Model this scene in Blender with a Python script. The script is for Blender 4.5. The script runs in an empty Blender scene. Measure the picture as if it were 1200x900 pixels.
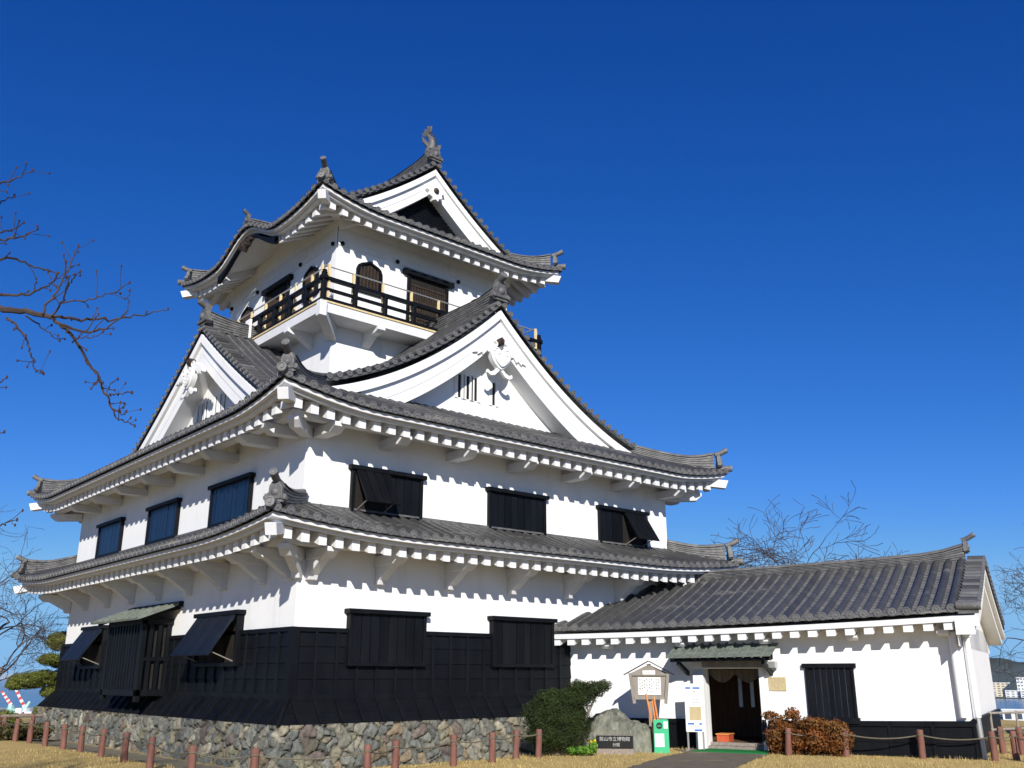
import bpy, math, random
import numpy as np
from mathutils import Vector, noise as mnoise

R = math.radians
sc = bpy.context.scene
col = sc.collection

# ---------------------------------------------------------------- camera, sky, sun, exposure
S = 1.2            # metres per plan unit
Z0 = 1.68          # plan height of the lawn below the eye
def W3(p): return np.array([p[0]*S, p[1]*S, (p[2]+Z0)*S])

cam = bpy.data.cameras.new("camera"); camo = bpy.data.objects.new("camera", cam); col.objects.link(camo)
camo.location = W3((-9.9164, -18.5112, 0.0))
camo.rotation_euler = (R(90+17.334), 0, R(49.094-90))
cam.sensor_width = 36; cam.lens = 1095.16/1200*36
cam.clip_start = 0.1; cam.clip_end = 60000
sc.camera = camo

SUN = np.array([-0.72, -1.0, 0.60]); SUN /= np.linalg.norm(SUN)
world = bpy.data.worlds.new("World"); sc.world = world; world.use_nodes = True
nt = world.node_tree; nt.nodes.clear()
sky = nt.nodes.new("ShaderNodeTexSky"); sky.sky_type = 'NISHITA'; sky.sun_disc = False
sky.sun_elevation = math.asin(SUN[2]); sky.sun_rotation = math.atan2(SUN[0], SUN[1])
sky.altitude = 2500; sky.air_density = 1.0; sky.dust_density = 0.05; sky.ozone_density = 4.0
bg = nt.nodes.new("ShaderNodeBackground"); bg.inputs[1].default_value = 0.10
wo = nt.nodes.new("ShaderNodeOutputWorld")
sp_ = nt.nodes.new("ShaderNodeSeparateColor"); cb_ = nt.nodes.new("ShaderNodeCombineColor"); nt.links.new(sky.outputs[0], sp_.inputs[0])
for i_, (gain, gam) in enumerate(((1.30, 1.93), (0.70, 1.15), (0.92, 0.83))):   # deep polarised winter blue
    m0 = nt.nodes.new("ShaderNodeMath"); m0.operation = 'MINIMUM'; m0.inputs[1].default_value = 12.0
    m1 = nt.nodes.new("ShaderNodeMath"); m1.operation = 'POWER'; m1.inputs[1].default_value = gam
    m2 = nt.nodes.new("ShaderNodeMath"); m2.operation = 'MULTIPLY'; m2.inputs[1].default_value = gain*0.1**(gam-1)
    m3 = nt.nodes.new("ShaderNodeMath"); m3.operation = 'MINIMUM'; m3.inputs[1].default_value = (1.9, 4.1, 6.9)[i_]
    nt.links.new(sp_.outputs[i_], m0.inputs[0]); nt.links.new(m0.outputs[0], m1.inputs[0]); nt.links.new(m1.outputs[0], m2.inputs[0]); nt.links.new(m2.outputs[0], m3.inputs[0]); nt.links.new(m3.outputs[0], cb_.inputs[i_])
nt.links.new(cb_.outputs[0], bg.inputs[0]); nt.links.new(bg.outputs[0], wo.inputs[0])

sun = bpy.data.lights.new("sun", 'SUN'); sun.energy = 5.0; sun.angle = R(0.5); sun.color = (1.0, 0.95, 0.87)
suno = bpy.data.objects.new("sun", sun); col.objects.link(suno)
suno.rotation_euler = Vector(-SUN).to_track_quat('-Z', 'Y').to_euler()
sc.view_settings.view_transform = 'Standard'; sc.view_settings.look = 'None'
sc.view_settings.exposure = 0.28; sc.view_settings.gamma = 1.0; sc.view_settings.use_curve_mapping = False
try:
    sc.cycles.use_denoising = True; sc.cycles.max_bounces = 6
except Exception: pass

# ---------------------------------------------------------------- mesh builder
ORG = {}
def A(*v): return np.array(v, float)
class MB:
    def __init__(s): s.V=[]; s.F={3:[],4:[]}; s.T=[]; s.n=0; s.poly=[]
    def add(s, V, F, tint=0.5):
        V=np.asarray(V,float).reshape(-1,3); k=len(V)
        t=np.broadcast_to(np.asarray(tint,float).reshape(-1), (k,)) if np.ndim(tint)==0 else np.asarray(tint,float).reshape(-1)
        s.V.append(V); s.T.append(t)
        if isinstance(F, np.ndarray): F=[F]
        for f in F:
            f=np.asarray(f,int)
            if f.ndim==1: f=f.reshape(1,-1)
            if f.shape[1] in (3,4): s.F[f.shape[1]].append(f+s.n)
            else:
                for r in f: s.poly.append((r+s.n))
        s.n+=k
    def grid(s, G, tint=0.5, mask=None, flip=False):
        h,w=G.shape[:2]; i=np.arange(h*w).reshape(h,w)
        q=np.stack([i[:-1,:-1],i[:-1,1:],i[1:,1:],i[1:,:-1]],-1)
        if flip: q=q[...,::-1]
        q=q[mask] if mask is not None else q.reshape(-1,4)
        s.add(G.reshape(-1,3), q, tint)
    def hexa(s, P, tint=.5):   # 8 corners: bottom 0-3 ccw, top 4-7
        s.add(P, np.array([[3,2,1,0],[4,5,6,7],[0,1,5,4],[1,2,6,5],[2,3,7,6],[3,0,4,7]]), tint)
    def obox(s, o, ex, ey, ez, x, y, z, tint=.5):   # oriented box with ranges
        o,ex,ey,ez=map(np.asarray,(o,ex,ey,ez))
        P=[o+ex*a+ey*b+ez*c for c in z for a,b in ((x[0],y[0]),(x[1],y[0]),(x[1],y[1]),(x[0],y[1]))]
        s.hexa(P,tint)
    def box(s, x, y, z, tint=.5): s.obox((0,0,0),(1,0,0),(0,1,0),(0,0,1),x,y,z,tint)
    def beam(s, a, b, w, h, up=(0,0,1), tint=.5):
        a=np.asarray(a,float); b=np.asarray(b,float); d=b-a; L=np.linalg.norm(d); d=d/L
        r=np.cross(d,up); r/=np.linalg.norm(r); u=np.cross(r,d)
        s.obox(a,d,r,u,(0,L),(-w/2,w/2),(-h/2,h/2),tint)
    def tube(s, P, rad, n=8, cap=True, tint=.5):
        P=np.asarray(P,float); m=len(P); rad=np.broadcast_to(rad,(m,))
        T=np.gradient(P,axis=0); T/=np.linalg.norm(T,axis=1)[:,None]+1e-12
        ref=A(0,0,1) if abs(T[0][2])<.9 else A(1,0,0)
        u=np.cross(T[0],ref); u/=np.linalg.norm(u); rings=[]
        a=np.arange(n)*2*np.pi/n
        for i in range(m):
            u=u-T[i]*(u@T[i]); u/=np.linalg.norm(u)+1e-12; v=np.cross(T[i],u)
            rings.append(P[i]+rad[i]*(np.cos(a)[:,None]*u+np.sin(a)[:,None]*v))
        V=np.concatenate(rings); F=[]
        i=np.arange(n); j=(i+1)%n
        for k in range(m-1): F.append(np.stack([k*n+i,k*n+j,(k+1)*n+j,(k+1)*n+i],1))
        F=[np.concatenate(F)]
        if cap:
            V=np.concatenate([V,[P[0],P[-1]]]); c0=m*n
            F.append(np.stack([j,i,np.full(n,c0)],1)); F.append(np.stack([(m-1)*n+i,(m-1)*n+j,np.full(n,c0+1)],1))
        s.add(V,F,tint)
    def prism(s, pts, o, ex, ez, ey, y0, y1, tint=.5):   # outline in (ex,ez), extruded along ey from y0 to y1
        pts=np.asarray(pts,float); n=len(pts); o,ex,ey,ez=map(np.asarray,(o,ex,ey,ez))
        a=o+pts[:,:1]*ex+pts[:,1:]*ez
        V=np.concatenate([a+ey*y0,a+ey*y1]); i=np.arange(n); j=(i+1)%n
        s.add(V,[np.stack([i,j,n+j,n+i],1)],tint); b=s.n-2*n
        s.poly.append(np.arange(n)[::-1]+b); s.poly.append(np.arange(n)+n+b)
    def lathe(s, prof, o, ax, n=16, tint=.5, ref=None):   # prof (r, h) along ax
        ax=np.asarray(ax,float); ax/=np.linalg.norm(ax)
        ref=A(0,0,1) if abs(ax[2])<.9 else A(1,0,0)
        u=np.cross(ax,ref); u/=np.linalg.norm(u); v=np.cross(ax,u); a=np.arange(n)*2*np.pi/n
        c=np.cos(a)[:,None]*u+np.sin(a)[:,None]*v
        V=np.concatenate([np.asarray(o)+max(r,1e-4)*c+ax*h for r,h in prof]); i=np.arange(n); j=(i+1)%n
        F=np.concatenate([np.stack([k*n+i,k*n+j,(k+1)*n+j,(k+1)*n+i],1) for k in range(len(prof)-1)])
        s.add(V,F,tint)
    def blob(s, o, r, n=10, m=6, tint=.5, ax=None):
        r=np.broadcast_to(r,(3,)); th=np.linspace(0,np.pi,m+1); ph=np.arange(n)*2*np.pi/n
        V=np.array([[np.sin(t)*np.cos(p),np.sin(t)*np.sin(p),np.cos(t)] for t in th for p in ph])*r
        if ax is not None: V=V@np.asarray(ax)
        i=np.arange(n); j=(i+1)%n
        s.add(V+np.asarray(o),np.concatenate([np.stack([k*n+j,k*n+i,(k+1)*n+i,(k+1)*n+j],1) for k in range(m)]),tint)
    def build(s, name, mat, parent=None, local=False, smooth=True, angle=38, bevel=0, **tags):
        me=bpy.data.meshes.new(name)
        if s.n:
            V=np.concatenate(s.V); T=np.concatenate(s.T)
            if not local:
                V=(V+A(0,0,Z0))*S
                if parent is not None: V=V-ORG[parent.name]
            else: V=V*S
            lv=[]; lt=[]
            for k in (3,4):
                if s.F[k]:
                    f=np.concatenate(s.F[k]); lv.append(f.reshape(-1)); lt.append(np.full(len(f),k))
            for p in s.poly: lv.append(p); lt.append(np.array([len(p)]))
            lv=np.concatenate(lv).astype(np.int32); lt=np.concatenate(lt).astype(np.int32)
            ls=np.concatenate([[0],np.cumsum(lt)[:-1]]).astype(np.int32)
            me.vertices.add(len(V)); me.vertices.foreach_set('co',V.astype(np.float32).ravel())
            me.loops.add(len(lv)); me.loops.foreach_set('vertex_index',lv)
            me.polygons.add(len(lt)); me.polygons.foreach_set('loop_start',ls); me.polygons.foreach_set('loop_total',lt)
            me.update(calc_edges=True); me.validate()
            at=me.attributes.new('tint','FLOAT','POINT'); at.data.foreach_set('value',T.astype(np.float32))
            if smooth and not bevel:
                me.shade_smooth(); me.set_sharp_from_angle(angle=R(angle))
            else: me.shade_flat()
        o=bpy.data.objects.new(name,me); col.objects.link(o)
        if mat: me.materials.append(mat)
        if parent is not None: o.parent=parent; ORG[o.name]=ORG[parent.name]
        else: ORG[o.name]=np.zeros(3)
        if bevel:
            b=o.modifiers.new('bevel','BEVEL'); b.width=bevel; b.segments=2; b.limit_method='ANGLE'; b.angle_limit=R(50)
        for k,v in tags.items(): o[k]=v
        return o
def thing(name, p, label, cat, group=None, rz=0):
    o=bpy.data.objects.new(name,None); col.objects.link(o); o.empty_display_size=.3
    w=W3(p); o.location=w; o.rotation_euler=(0,0,rz); ORG[o.name]=w; o['label']=label; o['category']=cat
    if group: o['group']=group
    return o
def copy_tree(o, parent=None):
    c=o.copy(); col.objects.link(c)
    if parent is not None: c.parent=parent
    for ch in [x for x in o.children]: copy_tree(ch,c)
    return c

# ---------------------------------------------------------------- materials
def mat(name, base, rough=.7, spec=.5, var=None, vscale=6, bump=0, bscale=40, tint=0, stretch=None, chips=None, dirt=None, coat=0, metal=0):
    m=bpy.data.materials.new(name); m.use_nodes=True; t=m.node_tree; N=t.nodes; L=t.links
    b=N['Principled BSDF']; b.inputs['Roughness'].default_value=rough; b.inputs['Specular IOR Level'].default_value=spec
    b.inputs['Metallic'].default_value=metal
    tc=N.new('ShaderNodeTexCoord'); mp=N.new('ShaderNodeMapping'); L.new(tc.outputs['Object'],mp.inputs[0])
    if stretch: mp.inputs['Scale'].default_value=stretch
    def noise(sc_,det=5,ro=.6,src=mp):
        n=N.new('ShaderNodeTexNoise'); n.inputs['Scale'].default_value=sc_; n.inputs['Detail'].default_value=det; n.inputs['Roughness'].default_value=ro
        L.new(src.outputs[0],n.inputs['Vector']); return n
    c=None
    def mix(fac,a,bc,mode='MIX'):
        x=N.new('ShaderNodeMix'); x.data_type='RGBA'; x.blend_type=mode
        if hasattr(fac,'is_output'): L.new(fac,x.inputs[0])
        else: x.inputs[0].default_value=fac
        for s_,i in ((a,6),(bc,7)):
            if hasattr(s_,'is_output'): L.new(s_,x.inputs[i])
            else: x.inputs[i].default_value=(*s_,1)
        return x.outputs[2]
    def ramp(src,p0,p1):
        r=N.new('ShaderNodeMapRange'); r.inputs[1].default_value=p0; r.inputs[2].default_value=p1; L.new(src,r.inputs[0]); return r.outputs[0]
    c=base
    if var is not None: c=mix(ramp(noise(vscale).outputs[0],.32,.68),base,var)
    if tint:
        a=N.new('ShaderNodeAttribute'); a.attribute_name='tint'
        mr=N.new('ShaderNodeMapRange'); mr.inputs[3].default_value=1-tint; mr.inputs[4].default_value=1+tint; L.new(a.outputs['Fac'],mr.inputs[0])
        cc=N.new('ShaderNodeCombineColor'); [L.new(mr.outputs[0],cc.inputs[i]) for i in range(3)]
        c=mix(1.0,c,cc.outputs[0],'MULTIPLY')
    if chips is not None:   # (colour, lo, hi, scale)
        c=mix(ramp(noise(chips[3],8,.7,tc).outputs[0] if not stretch else noise(chips[3],8,.7).outputs[0],chips[1],chips[2]),c,chips[0])
    if dirt is not None:
        mp2=N.new('ShaderNodeMapping'); mp2.inputs['Scale'].default_value=dirt[4]; L.new(tc.outputs['Object'],mp2.inputs[0])
        c=mix(ramp(noise(dirt[3],6,.65,mp2).outputs[0],dirt[1],dirt[2]),c,dirt[0])
    if hasattr(c,'is_output'): L.new(c,b.inputs['Base Color'])
    else: b.inputs['Base Color'].default_value=(*c,1)
    if bump:
        bn=N.new('ShaderNodeBump'); bn.inputs['Strength'].default_value=bump; bn.inputs['Distance'].default_value=.02
        L.new(noise(bscale,6,.65).outputs[0],bn.inputs['Height']); L.new(bn.outputs[0],b.inputs['Normal'])
    return m
M={}
M['plaster']=mat('white plaster',(.80,.80,.79),.85,.25,var=(.76,.765,.76),vscale=1.3,bump=.12,bscale=30,dirt=((.64,.63,.60),.54,.80,1.4,(1,1,.20)))
M['timber_white']=mat('white limewashed timber with eave shade',(.69,.695,.71),.8,.25,var=(.63,.635,.645),vscale=3,bump=.08,bscale=25,dirt=((.58,.56,.52),.60,.8,2.5,(1,1,1)))  # base darkened and cooled to paint deeper shade under the eaves
M['tile']=mat('grey roof tile',(.064,.064,.066),.42,.5,var=(.100,.098,.093),vscale=2.2,tint=.62,bump=.2,bscale=35,chips=((.23,.22,.19),.57,.74,6))
M['ridge']=mat('weathered ridge tile',(.075,.075,.08),.6,.4,var=(.15,.147,.14),vscale=5,tint=.4,bump=.25,bscale=40,chips=((.38,.37,.34),.60,.75,9))
M['disc']=mat('eave end tile',(.095,.096,.10),.5,.5,var=(.15,.148,.14),vscale=6,tint=.4,bump=.15,bscale=50)
M['black']=mat('black stained timber',(.0035,.0042,.006),.5,.12,var=(.007,.008,.010),vscale=3,tint=.25,bump=.15,bscale=30,stretch=(1,1,.25),chips=((.30,.29,.27),.74,.78,14))
M['shutter']=mat('black shutter with sky sheen',(.003,.010,.026),.36,.45,var=(.005,.015,.036),vscale=3,tint=.2,bump=.1,bscale=30)  # blue of reflected sky put into the upper left shutters' base colour
M['brownwall']=mat('brown panelled interior',(.16,.09,.05),.6,.3,var=(.10,.055,.03),vscale=3,stretch=(3,3,.4))
M['shutter_dark']=mat('weathered black shutter',(.0035,.007,.014),.45,.35,var=(.008,.012,.020),vscale=3,tint=.3,bump=.2,bscale=30)
M['dark']=mat('dark interior',(.02,.018,.016),.8,.2,var=(.012,.011,.01))
M['lattice']=mat('dark brown lattice',(.055,.035,.022),.6,.3,var=(.03,.02,.014))
M['yellow']=mat('cream painted post',(.62,.47,.22),.55,.4,var=(.70,.58,.34),vscale=8)
M['copper']=mat('patinated sheet roof',(.17,.20,.175),.6,.4,var=(.11,.12,.10),vscale=5,bump=.2,bscale=20,chips=((.26,.29,.25),.58,.7,8))
M['post']=mat('red brown painted post',(.145,.062,.048),.7,.25,var=(.20,.095,.072),vscale=9,bump=.5,bscale=22,stretch=(1,1,.35),chips=((.13,.05,.03),.62,.72,10))
M['rope']=mat('weathered rope',(.17,.15,.11),.9,.1,var=(.10,.09,.06),vscale=30)
M['rock']=mat('grey green boulder',(.055,.062,.045),.85,.3,var=(.25,.25,.20),vscale=3.2,bump=1.0,bscale=9,stretch=(1,1.3,.7),chips=((.14,.15,.11),.55,.68,6),dirt=((.27,.27,.235),.56,.72,7,(1.6,1.6,.5)))
M['granite']=mat('rough granite',(.30,.26,.22),.8,.3,var=(.18,.15,.13),vscale=14,bump=.8,bscale=22)
M['plaque']=mat('polished black stone',(.015,.016,.018),.2,.5)
M['letter']=mat('pale engraved letters',(.42,.41,.38),.6,.3)
M['oldwood']=mat('weathered grey wood',(.30,.27,.23),.85,.2,var=(.20,.175,.15),vscale=5,bump=.3,bscale=20,stretch=(1,1,.3))
M['paper']=mat('white notice sheet',(.80,.79,.76),.7,.2,var=(.74,.73,.70))
M['ink']=mat('black ink',(.03,.03,.035),.6,.2)
M['redink']=mat('red ink',(.55,.06,.04),.6,.2)
M['blueink']=mat('blue ink',(.05,.16,.50),.6,.2)
M['green']=mat('green painted bin',(.03,.42,.19),.45,.4,var=(.035,.37,.17),vscale=3)
M['orange']=mat('varnished orange stick',(.70,.27,.08),.4,.5,var=(.60,.20,.06),vscale=10)
M['redwood']=mat('red lacquer box',(.50,.10,.03),.4,.5,var=(.40,.07,.03))
M['pane']=mat('pale blue banner',(.30,.45,.60),.7,.2,var=(.5,.55,.6),vscale=4)  # pale blue stands for light reflected in door panes
M['alu']=mat('brushed grey metal',(.45,.45,.44),.35,.5,metal=.6)
M['mat_green']=mat('green turf mat',(.02,.20,.055),.95,.1,var=(.015,.15,.04),vscale=30,bump=.6,bscale=120)
M['tanboard']=mat('pale wooden notice',(.52,.43,.24),.7,.2,var=(.42,.34,.19),vscale=6,stretch=(4,4,.5))
M['curtain']=mat('beige curtain',(.13,.095,.06),.9,.1,var=(.10,.07,.045))
M['bark']=mat('grey brown bark',(.14,.11,.09),.9,.15,var=(.22,.19,.16),vscale=8,bump=.6,bscale=25)
M['twig']=mat('brown twig',(.042,.030,.028),.8,.2,var=(.075,.056,.05),vscale=10)
M['pinebark']=mat('pale pine bark',(.30,.20,.13),.9,.1,var=(.20,.13,.09),vscale=8,bump=.6,bscale=20)
def leafmat(name,a,b,tint=.5,tr=.25):
    m=mat(name,a,.6,.3,var=b,vscale=2.2,tint=tint); t=m.node_tree; bs=t.nodes['Principled BSDF']
    src=bs.inputs['Base Color'].links[0].from_socket
    tl=t.nodes.new('ShaderNodeBsdfTranslucent'); mx=t.nodes.new('ShaderNodeMixShader'); mx.inputs[0].default_value=tr
    t.links.new(src,tl.inputs[0]); t.links.new(bs.outputs[0],mx.inputs[1]); t.links.new(tl.outputs[0],mx.inputs[2])
    t.links.new(mx.outputs[0],t.nodes['Material Output'].inputs[0]); return m
M['yew']=leafmat('dark yew foliage',(.017,.029,.006),(.036,.053,.010))
M['pine']=leafmat('pine needles',(.10,.12,.02),(.15,.165,.03))
M['azalea']=leafmat('rust red azalea leaves',(.22,.062,.016),(.12,.07,.015),.6)
M['herb']=leafmat('fresh green leaves',(.08,.20,.02),(.14,.28,.03))
M['flower']=mat('yellow flower',(.75,.52,.03),.6,.2)
M['grassblade']=leafmat('dry grass blades',(.56,.42,.19),(.44,.35,.13),.35,.35)

def ground_mat():
    m=mat('dry winter lawn',(.52,.37,.145),.95,.1,var=(.42,.32,.115),vscale=.9,bump=.5,bscale=30,chips=((.22,.20,.07),.60,.76,1.1),dirt=((.52,.40,.21),.50,.75,4,(1,1,1)))
    return m
def _gravel(m):
    t=m.node_tree; N=t.nodes; L=t.links; b=N['Principled BSDF']; src=b.inputs['Base Color'].links[0].from_socket
    a=N.new('ShaderNodeAttribute'); a.attribute_name='tint'; n=N.new('ShaderNodeTexNoise'); n.inputs['Scale'].default_value=5; n.inputs['Detail'].default_value=8
    n2=N.new('ShaderNodeTexNoise'); n2.inputs['Scale'].default_value=45; n2.inputs['Detail'].default_value=4
    tc=N['Texture Coordinate']; L.new(tc.outputs['Object'],n.inputs['Vector']); L.new(tc.outputs['Object'],n2.inputs['Vector'])
    ad=N.new('ShaderNodeMath'); ad.operation='ADD'; L.new(a.outputs['Fac'],ad.inputs[0]); L.new(n.outputs[0],ad.inputs[1])
    r=N.new('ShaderNodeMapRange'); r.inputs[1].default_value=.95; r.inputs[2].default_value=1.12; L.new(ad.outputs[0],r.inputs[0])
    c=N.new('ShaderNodeValToRGB'); c.color_ramp.elements[0].position=.35; c.color_ramp.elements[0].color=(.10,.09,.065,1); c.color_ramp.elements[1].position=.68; c.color_ramp.elements[1].color=(.30,.27,.20,1); L.new(n2.outputs[0],c.inputs[0])
    x=N.new('ShaderNodeMix'); x.data_type='RGBA'; L.new(r.outputs[0],x.inputs[0]); L.new(src,x.inputs[6]); L.new(c.outputs[0],x.inputs[7]); L.new(x.outputs[2],b.inputs['Base Color'])
M['lawn']=ground_mat(); _gravel(M['lawn'])
M['gravel']=mat('grey gravel',(.20,.19,.16),.95,.2,var=(.12,.115,.10),vscale=22,bump=1,bscale=30,chips=((.33,.31,.27),.58,.66,26))
M['path']=mat('dark earth path',(.12,.10,.075),.9,.2,var=(.17,.145,.11),vscale=2.5,bump=.8,bscale=16,chips=((.26,.21,.13),.56,.68,7))
M['land']=mat('wooded slope',(.035,.045,.022),.95,.1,var=(.06,.065,.035),vscale=.02)
M['hill']=mat('forested hills',(.020,.032,.024),.95,.1,var=(.045,.055,.035),vscale=.012,bump=1,bscale=.05,chips=((.07,.07,.05),.6,.7,.03))
M['farshore']=mat('haze-paled distant shore',(.55,.57,.58),.9,.1,var=(.40,.44,.45),vscale=.004)  # whitening by haze painted into the shore's grey
def sea_mat():
    m=mat('deep blue sea',(.002,.040,.105),.22,.4,var=(.003,.048,.12),vscale=.004,bump=.0); return m
M['sea']=sea_mat()
def stone_mat():
    m=mat('field stones',(.5,.5,.5),.85,.3,bump=.6,bscale=18); t=m.node_tree; N=t.nodes; L=t.links
    a=N.new('ShaderNodeAttribute'); a.attribute_name='stone'
    n=N.new('ShaderNodeTexNoise'); n.inputs['Scale'].default_value=9; n.inputs['Detail'].default_value=8; n.inputs['Roughness'].default_value=.7
    tc=N['Texture Coordinate']; L.new(tc.outputs['Object'],n.inputs['Vector'])
    r=N.new('ShaderNodeMapRange'); r.inputs[1].default_value=.3; r.inputs[2].default_value=.7; r.inputs[3].default_value=.55; r.inputs[4].default_value=1.4; L.new(n.outputs[0],r.inputs[0])
    x=N.new('ShaderNodeVectorMath'); x.operation='SCALE'; L.new(a.outputs['Color'],x.inputs[0]); L.new(r.outputs[0],x.inputs['Scale'])
    L.new(x.outputs[0],N['Principled BSDF'].inputs['Base Color']); return m
M['stone']=stone_mat()

# ---------------------------------------------------------------- roof tools
rng=np.random.default_rng(7)
DISC=[(.055,-.05),(.090,-.05),(.092,.0),(.072,.004),(.066,-.012),(.034,-.012),(.028,.004),(0,.006)]
def disc(mb,P,out,r=1.0,n=12):
    mb.lathe([(a*r,h*r) for a,h in DISC],P,out,n,tint=.75+.25*rng.random())
def patch(mb, o, ex, ei, L, qmax, zf, w=.30, dq=.25, rr=.084, dmb=None, drop=.055, discs_at=None):
    o=np.asarray(o,float); ex=np.asarray(ex,float); ei=np.asarray(ei,float)
    n=max(1,int(round(L/w))); w=L/n
    us=[-.5*w,-.36*w,-rr-.012,-rr,-.066,-.028,.028,.066,rr,rr+.012,.36*w]
    hs=[-.022,-.014,.0,.02,  .074,.104,.104,.074,.02,0,-.014]; isr=[0,0,0,1,1,1,1,1,1,0,0]
    k=len(us); s=np.concatenate([(np.arange(n)[:,None]+.5)*w+np.array(us)[None]]).ravel(); s=np.append(s,L)
    hh=np.append(np.tile(hs,n),-.022); ir=np.append(np.tile(isr,n),0); cid=np.append(np.repeat(np.arange(n),k),n-1)
    s=np.clip(s,0,L); qm=np.maximum(qmax(s),0); Q=qm.max(); nr=max(1,int(math.ceil(Q/dq)))
    qn=np.repeat(np.arange(nr+1),2)[1:-1]*dq; st=np.tile([.026,0.0],nr); rid=np.repeat(np.arange(nr),2)
    q=np.minimum(qn[:,None],qm[None,:]); z=zf(np.broadcast_to(s,q.shape),q)+hh[None]+st[:,None]*np.where(ir,.22,1.0)[None]
    tv=rng.random((nr,n,2)); tv[...,0]=.58+.40*tv[...,0]; tv[...,1]=.06+.06*tv[...,1]+.16*rng.random((1,n)); T=tv[rid[:,None],cid[None,:],ir[None,:]]
    G=o+ex*s[None,:,None]+ei*q[...,None]; G[...,2]+=z
    # drip edge
    g0=G[:1].copy(); g0[0,:,2]=o[2]+zf(s,0*s)-drop+.03*np.cos(((s/w)%1-.5)*2*np.pi)*-1*.4
    G=np.concatenate([g0,G]); T=np.concatenate([T[:1],T]); q=np.concatenate([q[:1],q])
    full=(q[:-1,:-1]>=qm[:-1][None]-1e-6)&(q[:-1,1:]>=qm[1:][None]-1e-6); full[0]=qm[:-1]<1e-6
    mb.grid(G,T,mask=~full)
    if dmb is not None:
        for kk in range(n):
            sc_=(kk+.5)*w
            P=o+ex*sc_+ei*(-.015); P[2]+=float(zf(np.array([sc_]),np.array([0.]))[0])+.03
            disc(dmb,P,-ei)
def eave_sweep(mb,o,ex,ei,L,zf,poly,ds=.25,srange=None):
    o=np.asarray(o,float); n=max(2,int(L/ds)); t=np.linspace(0,1,n+1); a,b=(0,L) if srange is None else srange
    G=[]
    for q,dz in poly+[poly[0]]:
        s=np.clip(a+(b-a)*t,q,L-q) if srange is None else a+(b-a)*t
        P=o+ex*s[:,None]+ei*q; P=P.copy(); P[:,2]+=zf(s,0*s)+dz; G.append(P)
    G=np.stack(G,1); mb.grid(G,flip=True)
    m=len(poly)
    for e,rev in ((0,False),(-1,True)):
        V=G[e,:m]; idx=np.arange(m); mb.add(V,[idx[::-1] if rev else idx])
def soffit(mb,o,ex,ei,L,zf,off,ew,q0=.06,ds=.25):
    n=int(L/ds); s=np.linspace(0,L,n+1); qs=np.linspace(q0,ew,6)
    q=np.minimum(qs[:,None],np.minimum(s,L-s)[None]+.0); q=np.maximum(q,0)
    G=np.asarray(o)+ex*s[None,:,None]+ei*q[...,None]; G=G.copy(); G[...,2]+=zf(np.broadcast_to(s,q.shape),q)-off
    mb.grid(G,flip=True)
def rafters(mb,o,ex,ei,L,zf,off,ew,pitch=.405,w=.19,h=.205,q0=.10,skip=None,hipclip=True,sep=False):
    if sep: ra_list=mb; mb=None
    n=int(round(L/pitch)); p=L/n
    for k in range(n):
        s=(k+.5)*p
        if skip and skip(s): continue
        e=min(ew,min(s,L-s)+.05) if hipclip else ew
        if e<q0+.12: continue
        def pt(q):
            P=np.asarray(o)+ex*s+ei*q; P=P.copy(); P[2]+=float(zf(np.array([s]),np.array([q]))[0])-off-h/2; return P
        a,b=pt(q0),pt(e); d=(b-a); ez=A(0,0,1)
        if sep: mb=MB(); ra_list.append(mb)
        P=[]
        for c in (-h/2,h/2):
            for tt,ww in ((a,-w/2),(a,w/2),(b,w/2),(b,-w/2)):
                P.append(tt+ex*ww+ez*c - (ei*.05 if (tt is a and c<0) else 0)*0)
        mb.hexa(np.array(P)[[0,3,2,1,4,7,6,5]])
def ridge(mb,P,h,w=.115,nl=5,top=True):
    P=np.asarray(P,float); m=len(P); T=np.gradient(P,axis=0); T[:,2]=0; T/=np.linalg.norm(T,axis=1)[:,None]
    Lt=np.stack([T[:,1],-T[:,0],0*T[:,0]],1); h=np.broadcast_to(h,(m,))
    sec=[]
    for i in range(nl):
        sec+=[(w,i/nl),(w,(i+.62)/nl),(w-.022,(i+.66)/nl),(w-.022,(i+.98)/nl)]
    sec+=[(w+.02,1.0),(w+.02,1.0)]
    half=[(.078,0),(.066,.055),(.03,.085)]
    pts=[(x,f,0) for x,f in sec]+[(x,1.0,d) for x,d in half]
    pts=pts+[(-x,f,d) for x,f,d in pts[::-1]]
    G=np.stack([P+Lt*x+A(0,0,1)*(h*f+d)[:,None] for x,f,d in pts],1)
    seg=np.cumsum(np.r_[0,np.linalg.norm(np.diff(P,axis=0),axis=1)])
    tn=(np.sin(seg*9.1)[:,None]*.5+np.sin(np.arange(len(pts))*2.3+np.floor(seg*3)[:,None]*4.1))*.35+.5
    mb.grid(G,np.clip(tn,0,1).ravel())
    k=len(pts)
    mb.add(G[0],[np.arange(k)]); mb.add(G[-1],[np.arange(k)[::-1]])
ONI=[(-.20,-.16),(-.27,-.10),(-.24,.02),(-.16,.03),(-.15,.20),(-.09,.30),(.09,.30),(.15,.20),(.16,.03),(.24,.02),(.27,-.10),(.20,-.16)]
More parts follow.
